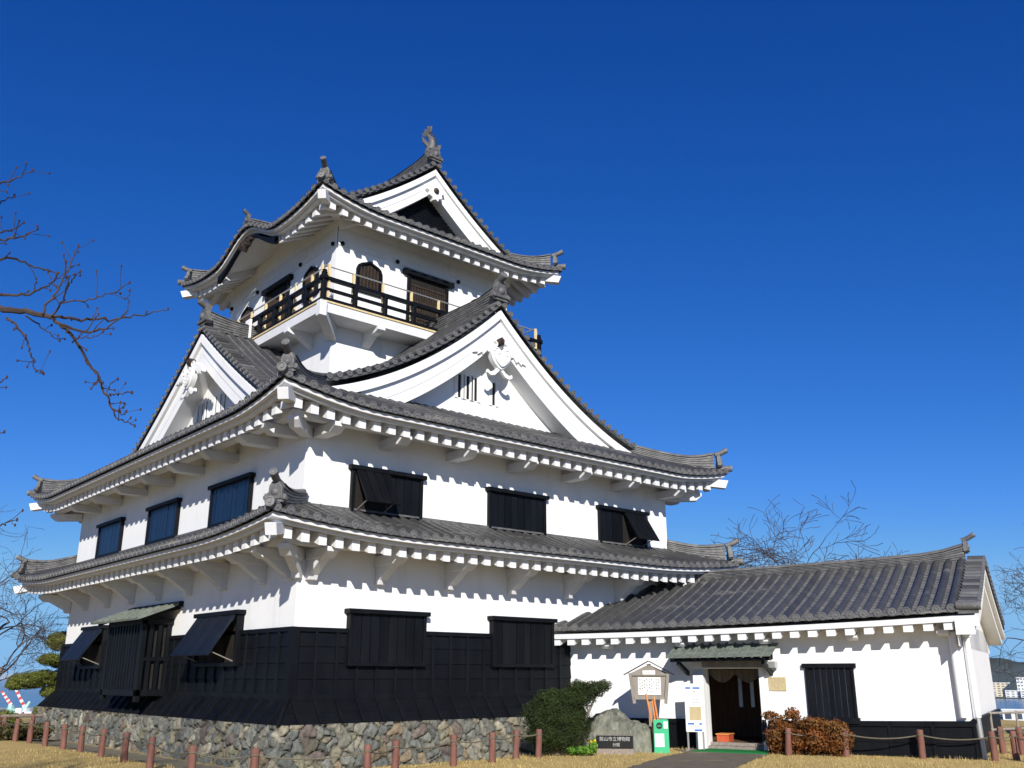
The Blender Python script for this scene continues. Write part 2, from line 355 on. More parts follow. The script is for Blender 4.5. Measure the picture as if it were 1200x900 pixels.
def oni(mb,P,out,sz=1.0,bird=.45,up=.5,rz=1.0):
    out=np.asarray(out,float); out=out/np.linalg.norm(out); lat=np.cross(out,A(0,0,1)); P=np.asarray(P,float); ez=A(0,0,1)
    mb.prism([(x*sz,z*sz) for x,z in ONI],P,lat,ez,out,-.07*sz,.05*sz,.5)
    mb.prism([(x*sz*.72,z*sz*.72+.02) for x,z in ONI],P,lat,ez,out,.05*sz,.085*sz,.2)
    mb.lathe([(.0,.14*sz),(.05*sz,.13*sz),(.085*sz,.10*sz),(.10*sz,.07*sz)][::-1],P+ez*.06*sz,out,10,.6)
    for sx in (-1,1): mb.lathe([(.05*sz,.05*sz),(.05*sz,.10*sz),(.0,.12*sz)],P+lat*sx*.21*sz-ez*.07*sz,out,8,.4)
    if bird:
        a=P+ez*.30*sz-out*.12*sz; b=a+(out+ez*up)*bird*.95
        mb.tube([a,(a+b)/2-ez*.02,b],[.085*sz,.088*sz,.092*sz],12,True,.5)
        disc(mb,b,(b-a)/np.linalg.norm(b-a),1.05*sz)

X=A(1,0,0); Y=A(0,1,0); Zv=A(0,0,1)
def hip_sides(x0,x1,y0,y1):
    return [(A(x0,y0,0),X,Y,x1-x0,'front'),(A(x0,y1,0),-Y,X,y1-y0,'left'),(A(x1,y0,0),Y,-X,y1-y0,'right'),(A(x1,y1,0),-X,-Y,x1-x0,'back')]

# ================================================================ CASTLE KEEP
W,D=12.37,15.7; CX,CY=W/2,D/2
keep=thing('castle_keep',(0,0,-Z0),'three-tiered white castle keep with black wainscot, grey tiled roofs and a stone base','castle')

def lift(s,L,amt,ln,ex=1.8):
    d=np.minimum(s,L-s); return amt*np.maximum(0,1-d/ln)**ex

# ---- stone base with real stones
def stone_face(Lx,H,seed,dens=.27):
    r=np.random.default_rng(seed); nx=int(Lx/.028); nz=int(H/.028)
    gx=np.linspace(0,Lx,nx); gz=np.linspace(0,H,nz)
    pts=[]; 
    for i in range(int(Lx/dens)+3):
        for j in range(int(H/dens*1.25)+3):
            pts.append(((i-1+r.uniform(-.1,1.1)+.5*(j%2))*dens,(j-1+r.uniform(-.1,1.1))*dens*.8))
    pts=np.array(pts); rot=r.uniform(0,np.pi,len(pts)); asp=r.uniform(.75,1.3,len(pts)); hgt=r.uniform(.0,.07,len(pts)); tx=r.uniform(-.12,.12,(len(pts),2))
    base=np.array([(.13,.135,.12),(.10,.11,.105),(.17,.165,.135),(.23,.205,.145),(.17,.125,.075),(.115,.10,.075),(.28,.26,.20),(.075,.083,.08),(.16,.15,.095),(.125,.095,.085)])
    colr=base[r.choice(len(base),len(pts),p=[.2,.16,.15,.12,.07,.06,.06,.08,.06,.04])]*.75+np.array((.15,.145,.115))*.25; colr=colr*r.uniform(.8,1.25,(len(pts),1))
    GX,GZ=np.meshgrid(gx,gz); qx=GX+.05*np.sin(GX*9+GZ*5)+.03*np.sin(GZ*17+GX*3); qz=GZ+.05*np.sin(GX*8-GZ*6)
    d1=np.full(GX.shape,9.);d2=np.full(GX.shape,9.);ix=np.zeros(GX.shape,int)
    for k,(px,pz) in enumerate(pts):
        c,s_=np.cos(rot[k]),np.sin(rot[k]); dx,dz=qx-px,qz-pz
        dd=np.hypot((c*dx+s_*dz)*asp[k],(-s_*dx+c*dz)/asp[k]); m=dd<d1
        d2=np.where(m,d1,np.minimum(d2,dd)); d1=np.where(m,dd,d1); ix=np.where(m,k,ix)
    e=np.clip((d2-d1)/.075,0,1); e=1-(1-e)**2
    h=e*(.06+hgt[ix]+tx[ix,0]*(qx-pts[ix,0])+tx[ix,1]*(qz-pts[ix,1]))+.012*np.sin(GX*31+GZ*23)*np.sin(GZ*41-GX*13)
    C=colr[ix]*(0.42+.58*np.clip(e*1.4,0,1))[...,None]
    return GX,GZ,h,C
def build_stone():
    mb=MB(); cols=[]
    zt,zb=-.955,-1.98; H=zt-zb; e=.40; bat=.10
    def face(o,ex,out,L,seed):
        GX,GZ,h,C=stone_face(L,H,seed); f=GZ/H
        # batter: bottom further out; corner columns follow
        k=(1-f)*bat
        sx=GX+np.where(GX<.6,-k*(1-GX/.6),0)+np.where(GX>L-.6,k*(1-(L-GX)/.6),0)
        edge=np.clip(np.minimum(GX,L-GX)/.05,0,1)
        P=o+ex*sx[...,None]+out*(k+h*edge)[...,None]; P=P.copy(); P[...,2]=zb+GZ
        mb.grid(P); cols.append(C.reshape(-1,3))
    face(A(-e,-e,0),X,-Y,W+2*e,3); face(A(-e,D+e,0),-Y,-X,D+2*e,4)
    # hidden sides and top, coarse
    for pts in ([(W+e,-e),(W+e,D+e)],[(W+e,D+e),(-e,D+e)]):
        (xa,ya),(xb,yb)=pts; mb.add([(xa,ya,zb),(xb,yb,zb),(xb,yb,zt),(xa,ya,zt)],np.array([[0,1,2,3]])); cols.append(np.full((4,3),.22))
    b=.06
    mb.add([(-e-b,-e-b,zt-.012),(W+e+b,-e-b,zt-.012),(W+e+b,D+e+b,zt-.012),(-e-b,D+e+b,zt-.012)],np.array([[0,1,2,3]])); cols.append(np.full((4,3),.25))
    o=mb.build('stone_base',M['stone'],keep,angle=60)
    at=o.data.attributes.new('stone','FLOAT_COLOR','POINT'); C=np.concatenate(cols); at.data.foreach_set('color',np.c_[C,np.ones(len(C))].astype(np.float32).ravel())
build_stone()

# ---- walls
mb=MB(); mb.box((0,W),(0,D),(-.9,6.15)); mb.build('plaster_wall',M['plaster'],keep)
TX0,TX1,TY0,TY1=2.83,W-2.83,4.22,11.48
mb=MB(); mb.box((TX0,TX1),(TY0,TY1),(6.3,13.66))
tw=mb.build('tower_wall',M['plaster'],keep)
mb=MB()
for (o,ex,ei,L,nm) in hip_sides(TX0,TX1,TY0,TY1):
    if nm in('left','right'): o=o+Zv*.003+ei*.003
    mb.obox(o,ex,-ei,Zv,(-.03,L+.03),(-.01,.03),(12.36,12.95))
    for t in np.linspace(.9,L-.9,4)[:-1]: mb.obox(o,ex,-ei,Zv,(t,t+.9),(.03,.045),(12.55,12.9))
mb.build('wall_beam',M['timber_white'],tw,bevel=.01)
for (o,ex,ei,L,nm) in hip_sides(TX0,TX1,TY0,TY1):
    for t in (.16,2.15,L-2.15,L-.16): mb=MB(); mb.lathe([(.07,0),(.07,.04),(.045,.07),(0,.08)],o+ex*t-ei*.03+Zv*12.42,-ei,10); mb.build('nail_cover',M['black'],tw)

# ---- black wainscot with battens, skirt boards
def wainscot():
    mb=MB(); sk=MB(); bat=MB()
    for (o,ex,ei,L,nm) in hip_sides(0,W,0,D):
        out=-ei; e_=.003 if nm in('left','right') else 0.0; o=o+Zv*e_
        zs=[-.40,-.07,.26,.60,.93]
        for i in range(4):
            P=[]
            a,b=zs[i],zs[i+1]
            P=[o+ex*x+out*y+Zv*z for z in (0,1) for x,y in ((-.03,-.02),(L+.03,-.02),(L+.03,.052-.022*z),(-.03,.052-.022*z))]; P=[p_ if i_<4 else p_ for i_,p_ in enumerate(P)]; P=[p_*A(1,1,0)+Zv*((a if i_<4 else b)) for i_,p_ in enumerate(P)]; mb.hexa(np.array(P)[[3,2,1,0,7,6,5,4]],.3+.1*i)
        mb.obox(o,ex,out,Zv,(-.09+e_,L+.09-e_),(-.02,.085-e_),(.90,.995),.5)
        mb.obox(o,ex,out,Zv,(-.10+e_,L+.10-e_),(-.02,.10-e_),(-.50,-.37),.5)
        n=int(round(L/.515)); p=L/n
        for k in range(n+1):
            
            if 0<k<n: bat.obox(o,ex,out,Zv,(k*p-.03,k*p+.03),(0,.082),(-.372,.898),.9)
        # flared skirt
        za,zb=-.46,-.955; e0,e1=.05,.44
        for t0,t1,zz0,zz1 in ((0,.55,za,zb),(.5,1.0,za,zb)):
            z_0=za+(zb-za)*t0; z_1=za+(zb-za)*t1; x0=e0+(e1-e0)*t0; x1=e0+(e1-e0)*t1; d=.012 if t0==0 else 0
            P=[o-ex*(x0)+out*(x0+d)+Zv*z_0, o+ex*(L+x0)+out*(x0+d)+Zv*z_0, o+ex*(L+x1)+out*(x1+d)+Zv*z_1, o-ex*(x1)+out*(x1+d)+Zv*z_1]
            Q=[p_-out*.04-Zv*.03 for p_ in P]
            sk.hexa(np.array([P[3],P[2],P[1],P[0],Q[3],Q[2],Q[1],Q[0]])[[4,5,6,7,0,1,2,3]],.4)
        for k in range(n+1):
            s0=k*p; a=o+ex*(s0)+out*(e0+.03)+Zv*za; f=(s0/L-.5)*2
            b=o+ex*(s0+f*(e1-e0)*.0)+out*(e1+.03)+Zv*(zb+.01)
            sk.beam(a,b,.055,.05,up=out,tint=.7)
        for c in (0,L):
            sg=-1 if c==0 else 1
            sk.beam(o+ex*(c+sg*e0)+out*e0+Zv*za,o+ex*(c+sg*e1)+out*e1+Zv*zb,.07,.07,up=Zv+out*.2,tint=.5)
    for cx in (0,W):
        for cy in (0,D): bat.box((cx-.096,cx+.096),(cy-.096,cy+.096),(-.45,.95),.4)
    w=mb.build('wainscot',M['black'],keep,bevel=.006)
    bat.build('battens',M['black'],w); sk.build('skirt_board',M['black'],w)
wainscot()

# ---- windows of the keep
def planks(mb,o,ex,out,ez,x,z,y,n,gap=.020):
    p=(x[1]-x[0])/n
    for i in range(n): mb.obox(o,ex,out,ez,(x[0]+i*p+gap/2,x[0]+(i+1)*p-gap/2),(y[0],y[1]+random.uniform(-.008,.008)),z,random.random())
random.seed(3)
def window(o,ex,out,x,z,kind,mt,label=None):
    """x,z ranges on wall; kind closed | left | right | full (propped shutter)"""
    f=MB(); x0,x1=x; z0,z1=z
    f.obox(o,ex,out,Zv,(x0-.07,x1+.07),(-.07,.16),(z1-.10,z1),.5)       # lintel
    f.obox(o,ex,out,Zv,(x0,x0+.08),(-.07,.10),(z0,z1-.10),.5); f.obox(o,ex,out,Zv,(x1-.08,x1),(-.07,.10),(z0,z1-.10),.5)
    f.obox(o,ex,out,Zv,(x0+.08,x1-.08),(-.07,.10),(z0,z0+.09),.5)
    fr=f.build('window',M['black'],keep,bevel=.008)
    if label: fr['label']=label
    m=MB(); zi=(z0+.09,z1-.10); xi=(x0+.08,x1-.08); xm=(x0+x1)/2
    n=max(4,int((x1-x0)/.24))
    def prop(a,b):
        k=MB(); hgt=zi[1]-zi[0]+.02
        d=out*math.sin(R(33))-Zv*math.cos(R(33)); nrm=out*math.cos(R(33))+Zv*math.sin(R(33))
        top=o+ex*0+out*.10+Zv*(z1-.11)
        planks(k,top,ex,nrm,d,(a,b),(0,hgt),(0,.035),max(3,int((b-a)/.2)))
        for zz in (.08,hgt-.16): k.obox(top,ex,nrm,d,(a+.03,b-.03),(-.03,0),(zz,zz+.08),.4)
        sh=k.build('shutter',mt,fr)
        t=MB(); e=top+d*(hgt-.12); 
        for s_ in (a+.10,b-.10):
            t=MB(); t.tube([e+ex*s_,o+ex*s_+out*.06+Zv*(z0+.12)],[.014,.014],6); t.build('prop_stick',M['oldwood'],fr)
        pass
        k=MB(); k.obox(o,ex,out,Zv,(a,b),(.004,.012),zi,.5); k.build('opening',M['dark'],fr)
    if kind=='closed': planks(m,o,ex,out,Zv,xi,zi,(.02,.06),n); m.build('shutter',mt,fr)
    elif kind=='left': planks(m,o,ex,out,Zv,(xm,xi[1]),zi,(.02,.06),n//2); m.build('shutter',mt,fr); prop(xi[0],xm)
    elif kind=='right': planks(m,o,ex,out,Zv,(xi[0],xm),zi,(.02,.06),n//2); m.build('shutter',mt,fr); prop(xm,xi[1])
    else: prop(*xi)
O=A(0,0,0)
for x0,k in ((1.18,'left'),(5.27,'closed'),(9.35,'right')): window(O,X,-Y,(x0,x0+2.0),(3.52,4.66),k,M['black'])
for x0 in (1.27,5.37,9.45): window(A(0,-.07,0),X,-Y,(x0,x0+2.07),(.20,1.42),'closed',M['black'])
OL=A(0,D,0)  # left face, ex=-Y, out=-X
for y0,y1 in ((2.5,4.80),(6.95,9.15),(11.35,13.5)): window(OL,-Y,-X,(D-y1,D-y0),(3.60,4.71),'closed',M['shutter'])
for y0,y1 in ((2.40,4.72),(11.5,13.45)): window(OL-X*.07,-Y,-X,(D-y1,D-y0),(.20,1.46),'full',M['shutter_dark'])

# ---- lattice bay on the left face
def bay():
    xa=-.82; y0,y1=6.55,9.15; z0,z1=-.50,1.42
    f=MB()
    f.box((xa,.0),(y0,y1),(z0,z0+.16)); f.box((xa,0),(y0,y1),(z1-.14,z1))
    for y in (y0,y1-.13): f.box((xa,xa+.13),(y,y+.13),(z0-.14,z1))
    for y in (y0,y1-.10): f.box((xa+.13,0),(y+.02,y+.08),(.36,.46))
    fr=f.build('lattice_bay',M['black'],keep,bevel=.008)
    n=11
    for i in range(n):
        b=MB(); y=y0+.13+(y1-y0-.26)*(i+.5)/n; b.box((xa+.03,xa+.10),(y-.045,y+.045),(z0+.16,z1-.14)); b.build('lattice_bar',M['black'],fr)
    for i in range(3):
        x=xa+.13+.69*(i+.55)/3
        for ya in (y0+.03,y1-.10): b=MB(); b.box((x-.05,x+.05),(ya,ya+.07),(z0+.16,z1-.14)); b.build('lattice_bar',M['black'],fr)
    d=MB(); d.box((xa+.14,-.004),(y0+.14,y1-.14),(z0+.165,z1-.145)); d.build('opening',M['dark'],fr)
    r=MB(); a=A(-1.12,0,1.36); c=A(0.0,0,1.80); dd=(c-a)/np.linalg.norm(c-a); nn=np.cross(Y,dd); nn=nn if nn[2]>0 else -nn
    r.obox(a,dd,Y,nn,(0,np.linalg.norm(c-a)),(y0-.45,y1+.45),(0,.045))
    for i in range(8):
        y=y0-.40+(y1-y0+.80)*i/7; r.obox(a,dd,Y,nn,(0,np.linalg.norm(c-a)),(y-.025,y+.025),(.045,.085))
    r.build('bay_roof',M['copper'],fr)
    k=MB(); k.box((-.10,.0),(y0-.5,y1+.5),(1.72,1.86))
    for y in (y0-.3,y1+.3): k.beam((-1.0,y,1.36),(0,y,1.72),.07,.08)
    k.build('bay_beam',M['black'],fr)
bay()

# ---- skirt roofs
def skirt_roof(name,x0,x1,y0,y1,zt,ew,qtop,amt,ln,ex_,slope,curv,kara=None):
    L_=[]
    def mk(L,side):
        def zf(s,q):
            z=zt+slope*q+curv*q*q+lift(s,L,amt,ln,ex_)*np.maximum(0,1-q/2.6)
            if kara and side=='left':
                u=np.clip(np.abs((L-s)-kara[0])/kara[1],0,1); kz=zt+kara[2]*(.5+.5*np.cos(np.pi*u))**1.15+.10*q
                z=np.where(u<1,np.maximum(z,kz),z)
            return z
        return zf
    t=MB(); dm=t; fa=MB(); so=MB(); rest=MB(); sepr=[]
    for (o,ex,ei,L,nm) in hip_sides(x0,x1,y0,y1):
        ra=sepr if nm in('front','left') else rest
        zf=mk(L,nm); qt=2.3 if (kara and nm=='left') else qtop
        patch(t,o,ex,ei,L,lambda s,L=L,qt=qt:np.minimum(np.minimum(s,L-s),qt),zf,dmb=dm)
        eave_sweep(fa,o,ex,ei,L,zf,[(.10,-.06),(.24,-.06),(.24,-.15),(.10,-.15)][::-1])
        eave_sweep(fa,o,ex,ei,L,zf,[(.23,-.145),(.35,-.145),(.35,-.215),(.23,-.215)][::-1])
        soffit(so,o,ex,ei,L,zf,.33,ew+.02,q0=.30)
        sk=(lambda s,L=L: abs((L-s)-kara[0])<kara[1]*.86) if (kara and nm=='left') else None
        rafters(ra,o,ex,ei,L,zf,.335,ew,skip=sk,q0=.36,h=.25,sep=nm in('front','left'))
        L_.append((o,ex,ei,L,nm,zf))
    ro=t.build(name,M['tile'],keep)
    fa.build('fascia',M['timber_white'],ro); so.build('soffit',M['timber_white'],ro); rest.build('rafters',M['timber_white'],ro,smooth=False,kind='stuff')
    for r_ in sepr: r_.build('rafter',M['timber_white'],ro,smooth=False)
    # hip rafters: white beam at each corner
    for (cx,cy,dx,dy) in ((x0,y0,1,1),(x1,y0,-1,1),(x0,y1,1,-1),(x1,y1,-1,-1)):
        h=MB(); d=A(dx,dy,0)/math.sqrt(2); c=A(cx,cy,0)
        za=zt+amt-.42; q1=ew*1.414
        zin=zt+slope*ew-.40
        a=c+d*.06; b=c+d*q1; w_=.12
        n_=A(-d[1],d[0],0)
        P=[]
        for dz in (-.13,.11):
            for p_,z_,sg in ((a,za,-1),(b,zin,-1),(b,zin,1),(a,za,1)):
                P.append(p_+n_*w_*sg+Zv*(z_+dz)+(d*.10 if (dz<0 and p_ is a) else 0))
        h.hexa(np.array(P)[[0,3,2,1,4,7,6,5]] if False else np.array(P)); h.build('hip_rafter',M['timber_white'],ro,bevel=.012)
    return ro,mk
def hip_ridges(ro,corners,zfun,q0,q1,h0=.27,bird=.34):
    for (cx,cy,dx,dy) in corners:
        d=A(dx,dy,0); m=MB(); qs=np.linspace(q0,q1,16)
        P=np.array([A(cx,cy,0)+d*q+Zv*(zfun(q)+.02) for q in qs]); t=np.clip((qs-q0)/.9,0,1)
        ridge(m,P,h0+.20*(1-t)**2)
        m.build('hip_ridge',M['ridge'],ro)
        k=MB(); top=P[0]; out=-d/math.sqrt(2)
        oni(k,top+Zv*.20+out*.15,out,.90,bird+.06,.42)
        a=A(cx,cy,0)+d*.20+Zv*(zfun(.1)+.06); b=A(cx,cy,0)-d*.05+Zv*(zfun(0)+.09)
        k.tube([a,b],[.10,.10],12); disc(k,b+out*.02,out,1.12)
        k.build('ridge_end_tile',M['ridge'],ro)

# lower roof
e2=1.50
lr,mk2=skirt_roof('lower_roof',-e2,W+e2,-e2,D+e2,2.94,e2,e2+.01,.26,4.0,2.0,.40,0)
cor=lambda e:((-e,-e,1,1),(W+e,-e,-1,1),(-e,D+e,1,-1),(W+e,D+e,-1,-1))
hip_ridges(lr,cor(e2),lambda q:2.94+.4*q+.26*max(0,1-q/4)**2*max(0,1-q/2.6),.30,e2)
mb=MB()
for (o,ex,ei,L,nm) in hip_sides(0,W,0,D):
    if nm in('left','right'): o=o+Zv*.003+ei*.003
    mb.obox(o,ex,-ei,Zv,(-.10,L+.10),(-.02,.10),(3.50,3.60)); mb.obox(o,ex,-ei,Zv,(-.07,L+.07),(-.02,.07),(3.60,3.655))
mb.build('wall_flashing_tiles',M['ridge'],lr)
# main roof
e1=1.42
def z1f(q): return 5.70+.40*q+.012*q*q
mr,mk1=skirt_roof('main_roof',-e1,W+e1,-e1,D+e1,5.70,e1,5.8,.34,2.5,1.7,.40,.012)
hip_ridges(mr,cor(e1),lambda q:z1f(q)+.34*max(0,1-q/2.5)**1.7*max(0,1-q/2.6),.32,4.4)

# ---- brackets under the eaves
def brackets(ro,z_top,arm,strut,zw):
    for (o,ex,ei,L,nm) in hip_sides(0,W,0,D):
        out=-ei
        pos=[.28,2.07,4.07,6.07,8.07,10.07,W-.28] if nm in('front','back') else [L-.28]+[L-1.55-2.06*i for i in range(7)]
        if nm=='right': pos=[L-p for p in pos]
        for p in pos:
            m=MB(); w=.15
            pr=[(0,z_top-.22),(arm*.8,z_top-.22),(arm,z_top-.10),(arm,z_top),(0,z_top)]
            m.prism(pr,o+ex*p,out,Zv,ex,-w,w)
            if strut:
                pr=[(0,zw),(.16,zw),(.20,zw+.10),(arm*.72,z_top-.21),(0,z_top-.21)]
                m.prism(pr,o+ex*p,out,Zv,ex,-w*.75,w*.75)
            m.build('bracket',M['timber_white'],ro,bevel=.012)
        m=MB(); q=arm-.32
        if nm in('left','right'): o=o+Zv*.003+ei*.003
        m.obox(o,ex,out,Zv,(-q-.1,L+q+.1),(q-.11,q+.11),(z_top+.003,z_top+.16)); m.build('eave_beam',M['timber_white'],ro,bevel=.012)
    for (cx,cy,dx,dy) in ((0,0,-1,-1),(W,0,1,-1),(0,D,-1,1),(W,D,1,1)):
        m=MB(); d=A(dx,dy,0)/math.sqrt(2); n_=A(-d[1],d[0],0); a2=arm*1.22
        m.prism([(0,z_top-.24),(a2*.85,z_top-.24),(a2,z_top-.10),(a2,z_top-.002),(0,z_top-.002)],A(cx,cy,0)-d*.05,d,Zv,n_,-.12,.12)
        if strut: m.prism([(0,zw+.02),(.2,zw+.02),(.25,zw+.12),(a2*.72,z_top-.23),(0,z_top-.23)],A(cx,cy,0)-d*.05,d,Zv,n_,-.09,.09)
        m.build('bracket',M['timber_white'],ro,bevel=.012)
brackets(lr,2.62,.95,True,1.98)
brackets(mr,5.36,.95,False,5.1)

# ---- gables
def gable(o,out,lat,f,dmax,back,parent,recess=.6,zbot=6.5,boards=((.26,.0,.0),(.36,.10,0),(.33,.114,0)),wallmat=None,rname='gable_roof',lf=None,dq=.25,mirror=True,ridge_h=.42,ornament=True,discs=False,kake_w=.42,oni_sz=1.25,bird=.4,tint_roof='tile',thick=.22,ridge_s0=.12):
    """o: point on verge plane at centre line with z=0; f(d): fascia top; lf(s): extra height at distance s back from verge."""
    lf=lf or (lambda s:0*s); out=np.asarray(out,float); lat=np.asarray(lat,float)
    g=MB(); r=MB(); b=MB(); rd=MB(); oe=MB(); dm=r
    n=40; d=np.linspace(-dmax,dmax,2*n+1); ad=np.abs(d)
    # boards
    zt=0.0
    for th,off,_ in boards:
        G=[]
        for dz,y in ((-zt,-off),(-zt-th,-off),(-zt-th,-recess-.02),(-zt,-recess-.02),(-zt,-off)):
            P=o+lat*d[:,None]+out*y; P=P.copy(); P[:,2]+=f(ad)+dz+lf(np.zeros(1))[0]; G.append(P)
        b.grid(np.stack(G,1))
        for e in (0,-1): b.add(np.array([x[e] for x in G[:4]]),np.array([[0,1,2,3]]))
        zt+=th
    # wall
    P1=o+lat*d[:,None]-out*recess; P1=P1.copy(); P0=P1.copy(); P1[:,2]+=f(ad)-.3+lf(np.zeros(1))[0]; P0[:,2]=np.minimum(zbot,P1[:,2]-.01)
    g.grid(np.stack([P0,P1],0))
    # slopes
    for sg in (-1,1):
        oo=o+lat*sg*dmax-out*kake_w; ei=-lat*sg
        def zf(s,q): return f(np.abs(dmax-q))+thick+lf(s+kake_w)
        patch(r,oo,-out,ei,back-kake_w,lambda s:0*s+dmax,zf,dmb=dm if discs else None,dq=dq)
        # verge strip
        dd=np.linspace(0,dmax,50); G=[]
        for y,dz in ((-.0,-.02),(0.,.05),(-kake_w,.05)):
            P=o+lat*sg*dd[:,None]+out*(y+.02); P=P.copy(); P[:,2]+=f(dd)+thick+dz-.05+lf(np.array([-y]))[0]; G.append(P)
        r.grid(np.stack(G,0),flip=(sg<0))
        arc=np.cumsum(np.r_[0,np.hypot(np.diff(dd),np.diff(f(dd)))]); m_=int(arc[-1]/.285)
        for k in range(m_):
            dk=np.interp((k+.6)*.285,arc,dd); z=float(f(np.array([dk]))[0])+thick+.02
            P=o+lat*sg*dk+Zv*(z+lf(np.zeros(1))[0])
            r.tube([P-out*kake_w+Zv*.055,P+Zv*.035+out*.03],[.074,.078],8,False,rng.random()); disc(dm,P+Zv*.035+out*.05,out,.92)
    for sg in (-1,1):
        zz=float(f(np.array([dmax]))[0])+thick+lf(np.zeros(1))[0]; r.obox(o+lat*sg*dmax+Zv*zz,out,lat*sg,Zv,(-kake_w-.02,.02),(-.06,-.005),(-.09,.0),.3)
    # ridge
    zr=float(f(np.zeros(1))[0])+thick-.05
    s=np.linspace(ridge_s0,back,24); P=np.array([o-out*x+Zv*(zr+lf(np.array([x]))[0]) for x in s])
    ridge(rd,P,ridge_h+.16*np.clip(1-(s-ridge_s0)/1.2,0,1)**2,w=.15,nl=6)
    oni(oe,P[0]+Zv*(.34)+out*.05,out,oni_sz,bird,.45)
    wl=g.build('gable',wallmat or M['plaster'],parent)
    ro=r.build(rname,M[tint_roof],wl); b.build('barge_board',M['plaster'],wl,bevel=.008); rd.build('ridge',M['ridge'],wl); oe.build('ridge_end_tile',M['ridge'],wl)
    return wl
def gegyo(parent,P,out,lat,k=1.0):
    """carved white gable pendant: hex boss, scrolled heart, feathered wings, hanging ribbon"""
    m=MB(); P=np.asarray(P,float)
    def pr(pts,y0,y1,sx=1): m.prism([(x*k*sx,z*k) for x,z in (pts if sx>0 else pts[::-1])],P,lat,Zv,out,y0*k,y1*k)
    heart=[(0,.02),(-.07,.10),(-.20,.14),(-.33,.08),(-.37,-.06),(-.32,-.22),(-.22,-.36),(-.10,-.46),(0,-.50),(.10,-.46),(.22,-.36),(.32,-.22),(.37,-.06),(.33,.08),(.20,.14),(.07,.10)]
    pr(heart,0,.16); pr([(x*.8,z*.8-.03) for x,z in heart],.16,.22)
    wing=[(.12,.22),(.30,.26),(.46,.17),(.52,.21),(.62,.10),(.70,.13),(.80,-.02),(.86,0),(.98,-.18),(.82,-.14),(.80,-.20),(.66,-.10),(.62,-.17),(.48,-.02),(.42,-.06),(.30,.06),(.14,.10)]
    for sx in (1,-1): pr(wing,.02,.13,sx)
    rib=[(.06,-.42),(.20,-.56),(.36,-.62),(.44,-.56),(.46,-.66),(.34,-.72),(.18,-.68),(.02,-.52)]
    for sx in (1,-1): pr(rib,.03,.12,sx)
    for sx in (-1,1):
        a=np.linspace(0,5.2,22); rr=.13-.017*a
        m.tube([P+lat*(sx*.17+sx*rr_*math.cos(t))*k+Zv*(-.02+rr_*math.sin(t))*k+out*.22*k for t,rr_ in zip(a,rr)],.026*k,6)
    for z in (-.20,-.30): m.tube([P+lat*x*k+Zv*(z-.05*math.cos(x*18))*k+out*.215*k for x in np.linspace(-.18,.18,13)],.02*k,6)
    for sx in (-1,1): m.tube([P+lat*sx*(.20+.09*math.cos(t))*k+Zv*(.24+.07*math.sin(t))*k+out*.12*k for t in np.linspace(-.6,4.2,14)],.028*k,6)
    o_=m.build('gable_pendant',M['plaster'],parent,angle=30)
    h=MB(); a=np.arange(6)*np.pi/3+np.pi/6
    h.prism([(.105*k*math.cos(t),.13*k*math.sin(t)+.33*k) for t in a],P,lat,Zv,out,0,.20*k); h.prism([(.06*k*math.cos(t),.07*k*math.sin(t)+.33*k) for t in a],P,lat,Zv,out,.20*k,.25*k)
    h.build('boss',M['lattice'],parent)
def slits(parent,P,out,lat,xs,z0,z1):
    for x in xs:
        d=MB(); d.obox(P,lat,out,Zv,(x-.05,x+.05),(-.02,.006),(z0,z1)); d.build('slit_window',M['dark'],parent)
        for s_ in (-1,1): w=MB(); w.obox(P,lat,out,Zv,(x+s_*.115-.055,x+s_*.115+.055),(-.02,.035),(z0-.03,z1+.03)); w.build('mullion',M['plaster'],parent,bevel=.008)

fF=lambda d:10.0-.95*d+.06*d*d
gf=gable(A(CX,.55,0),-Y,X,fF,5.9,4.3,keep,recess=.70,zbot=6.0)
gegyo(gf,A(CX+.02,.72,8.72),-Y,X,1.0)
slits(gf,A(CX,1.25,0),-Y,X,(-.93,-.63,-.35,.31),7.38,8.05)
fL=lambda d:9.92-.74*d+.017*d*d
gl=gable(A(.42,CY,0),-X,-Y,fL,5.6,2.9,keep,recess=.66,zbot=6.0)
gegyo(gl,A(.30,CY-.02,8.62),-X,-Y,1.0)
slits(gl,A(1.08,CY,0),-X,-Y,(-1.2,-.9,-.6,0.06,.42,.72),7.3,8.05)
gable(A(CX,D-.55,0),Y,-X,fF,5.9,4.3,keep,recess=.70,zbot=6.0)
gable(A(W-.42,CY,0),X,Y,fL,5.6,2.9,keep,recess=.66,zbot=6.0)
# white end board where the left gable's ridge meets the balcony
mb=MB(); mb.box((1.86,1.94),(CY-.16,CY+.16),(9.9,10.75)); mb.build('ridge_stop_board',M['plaster'],gl,bevel=.01)

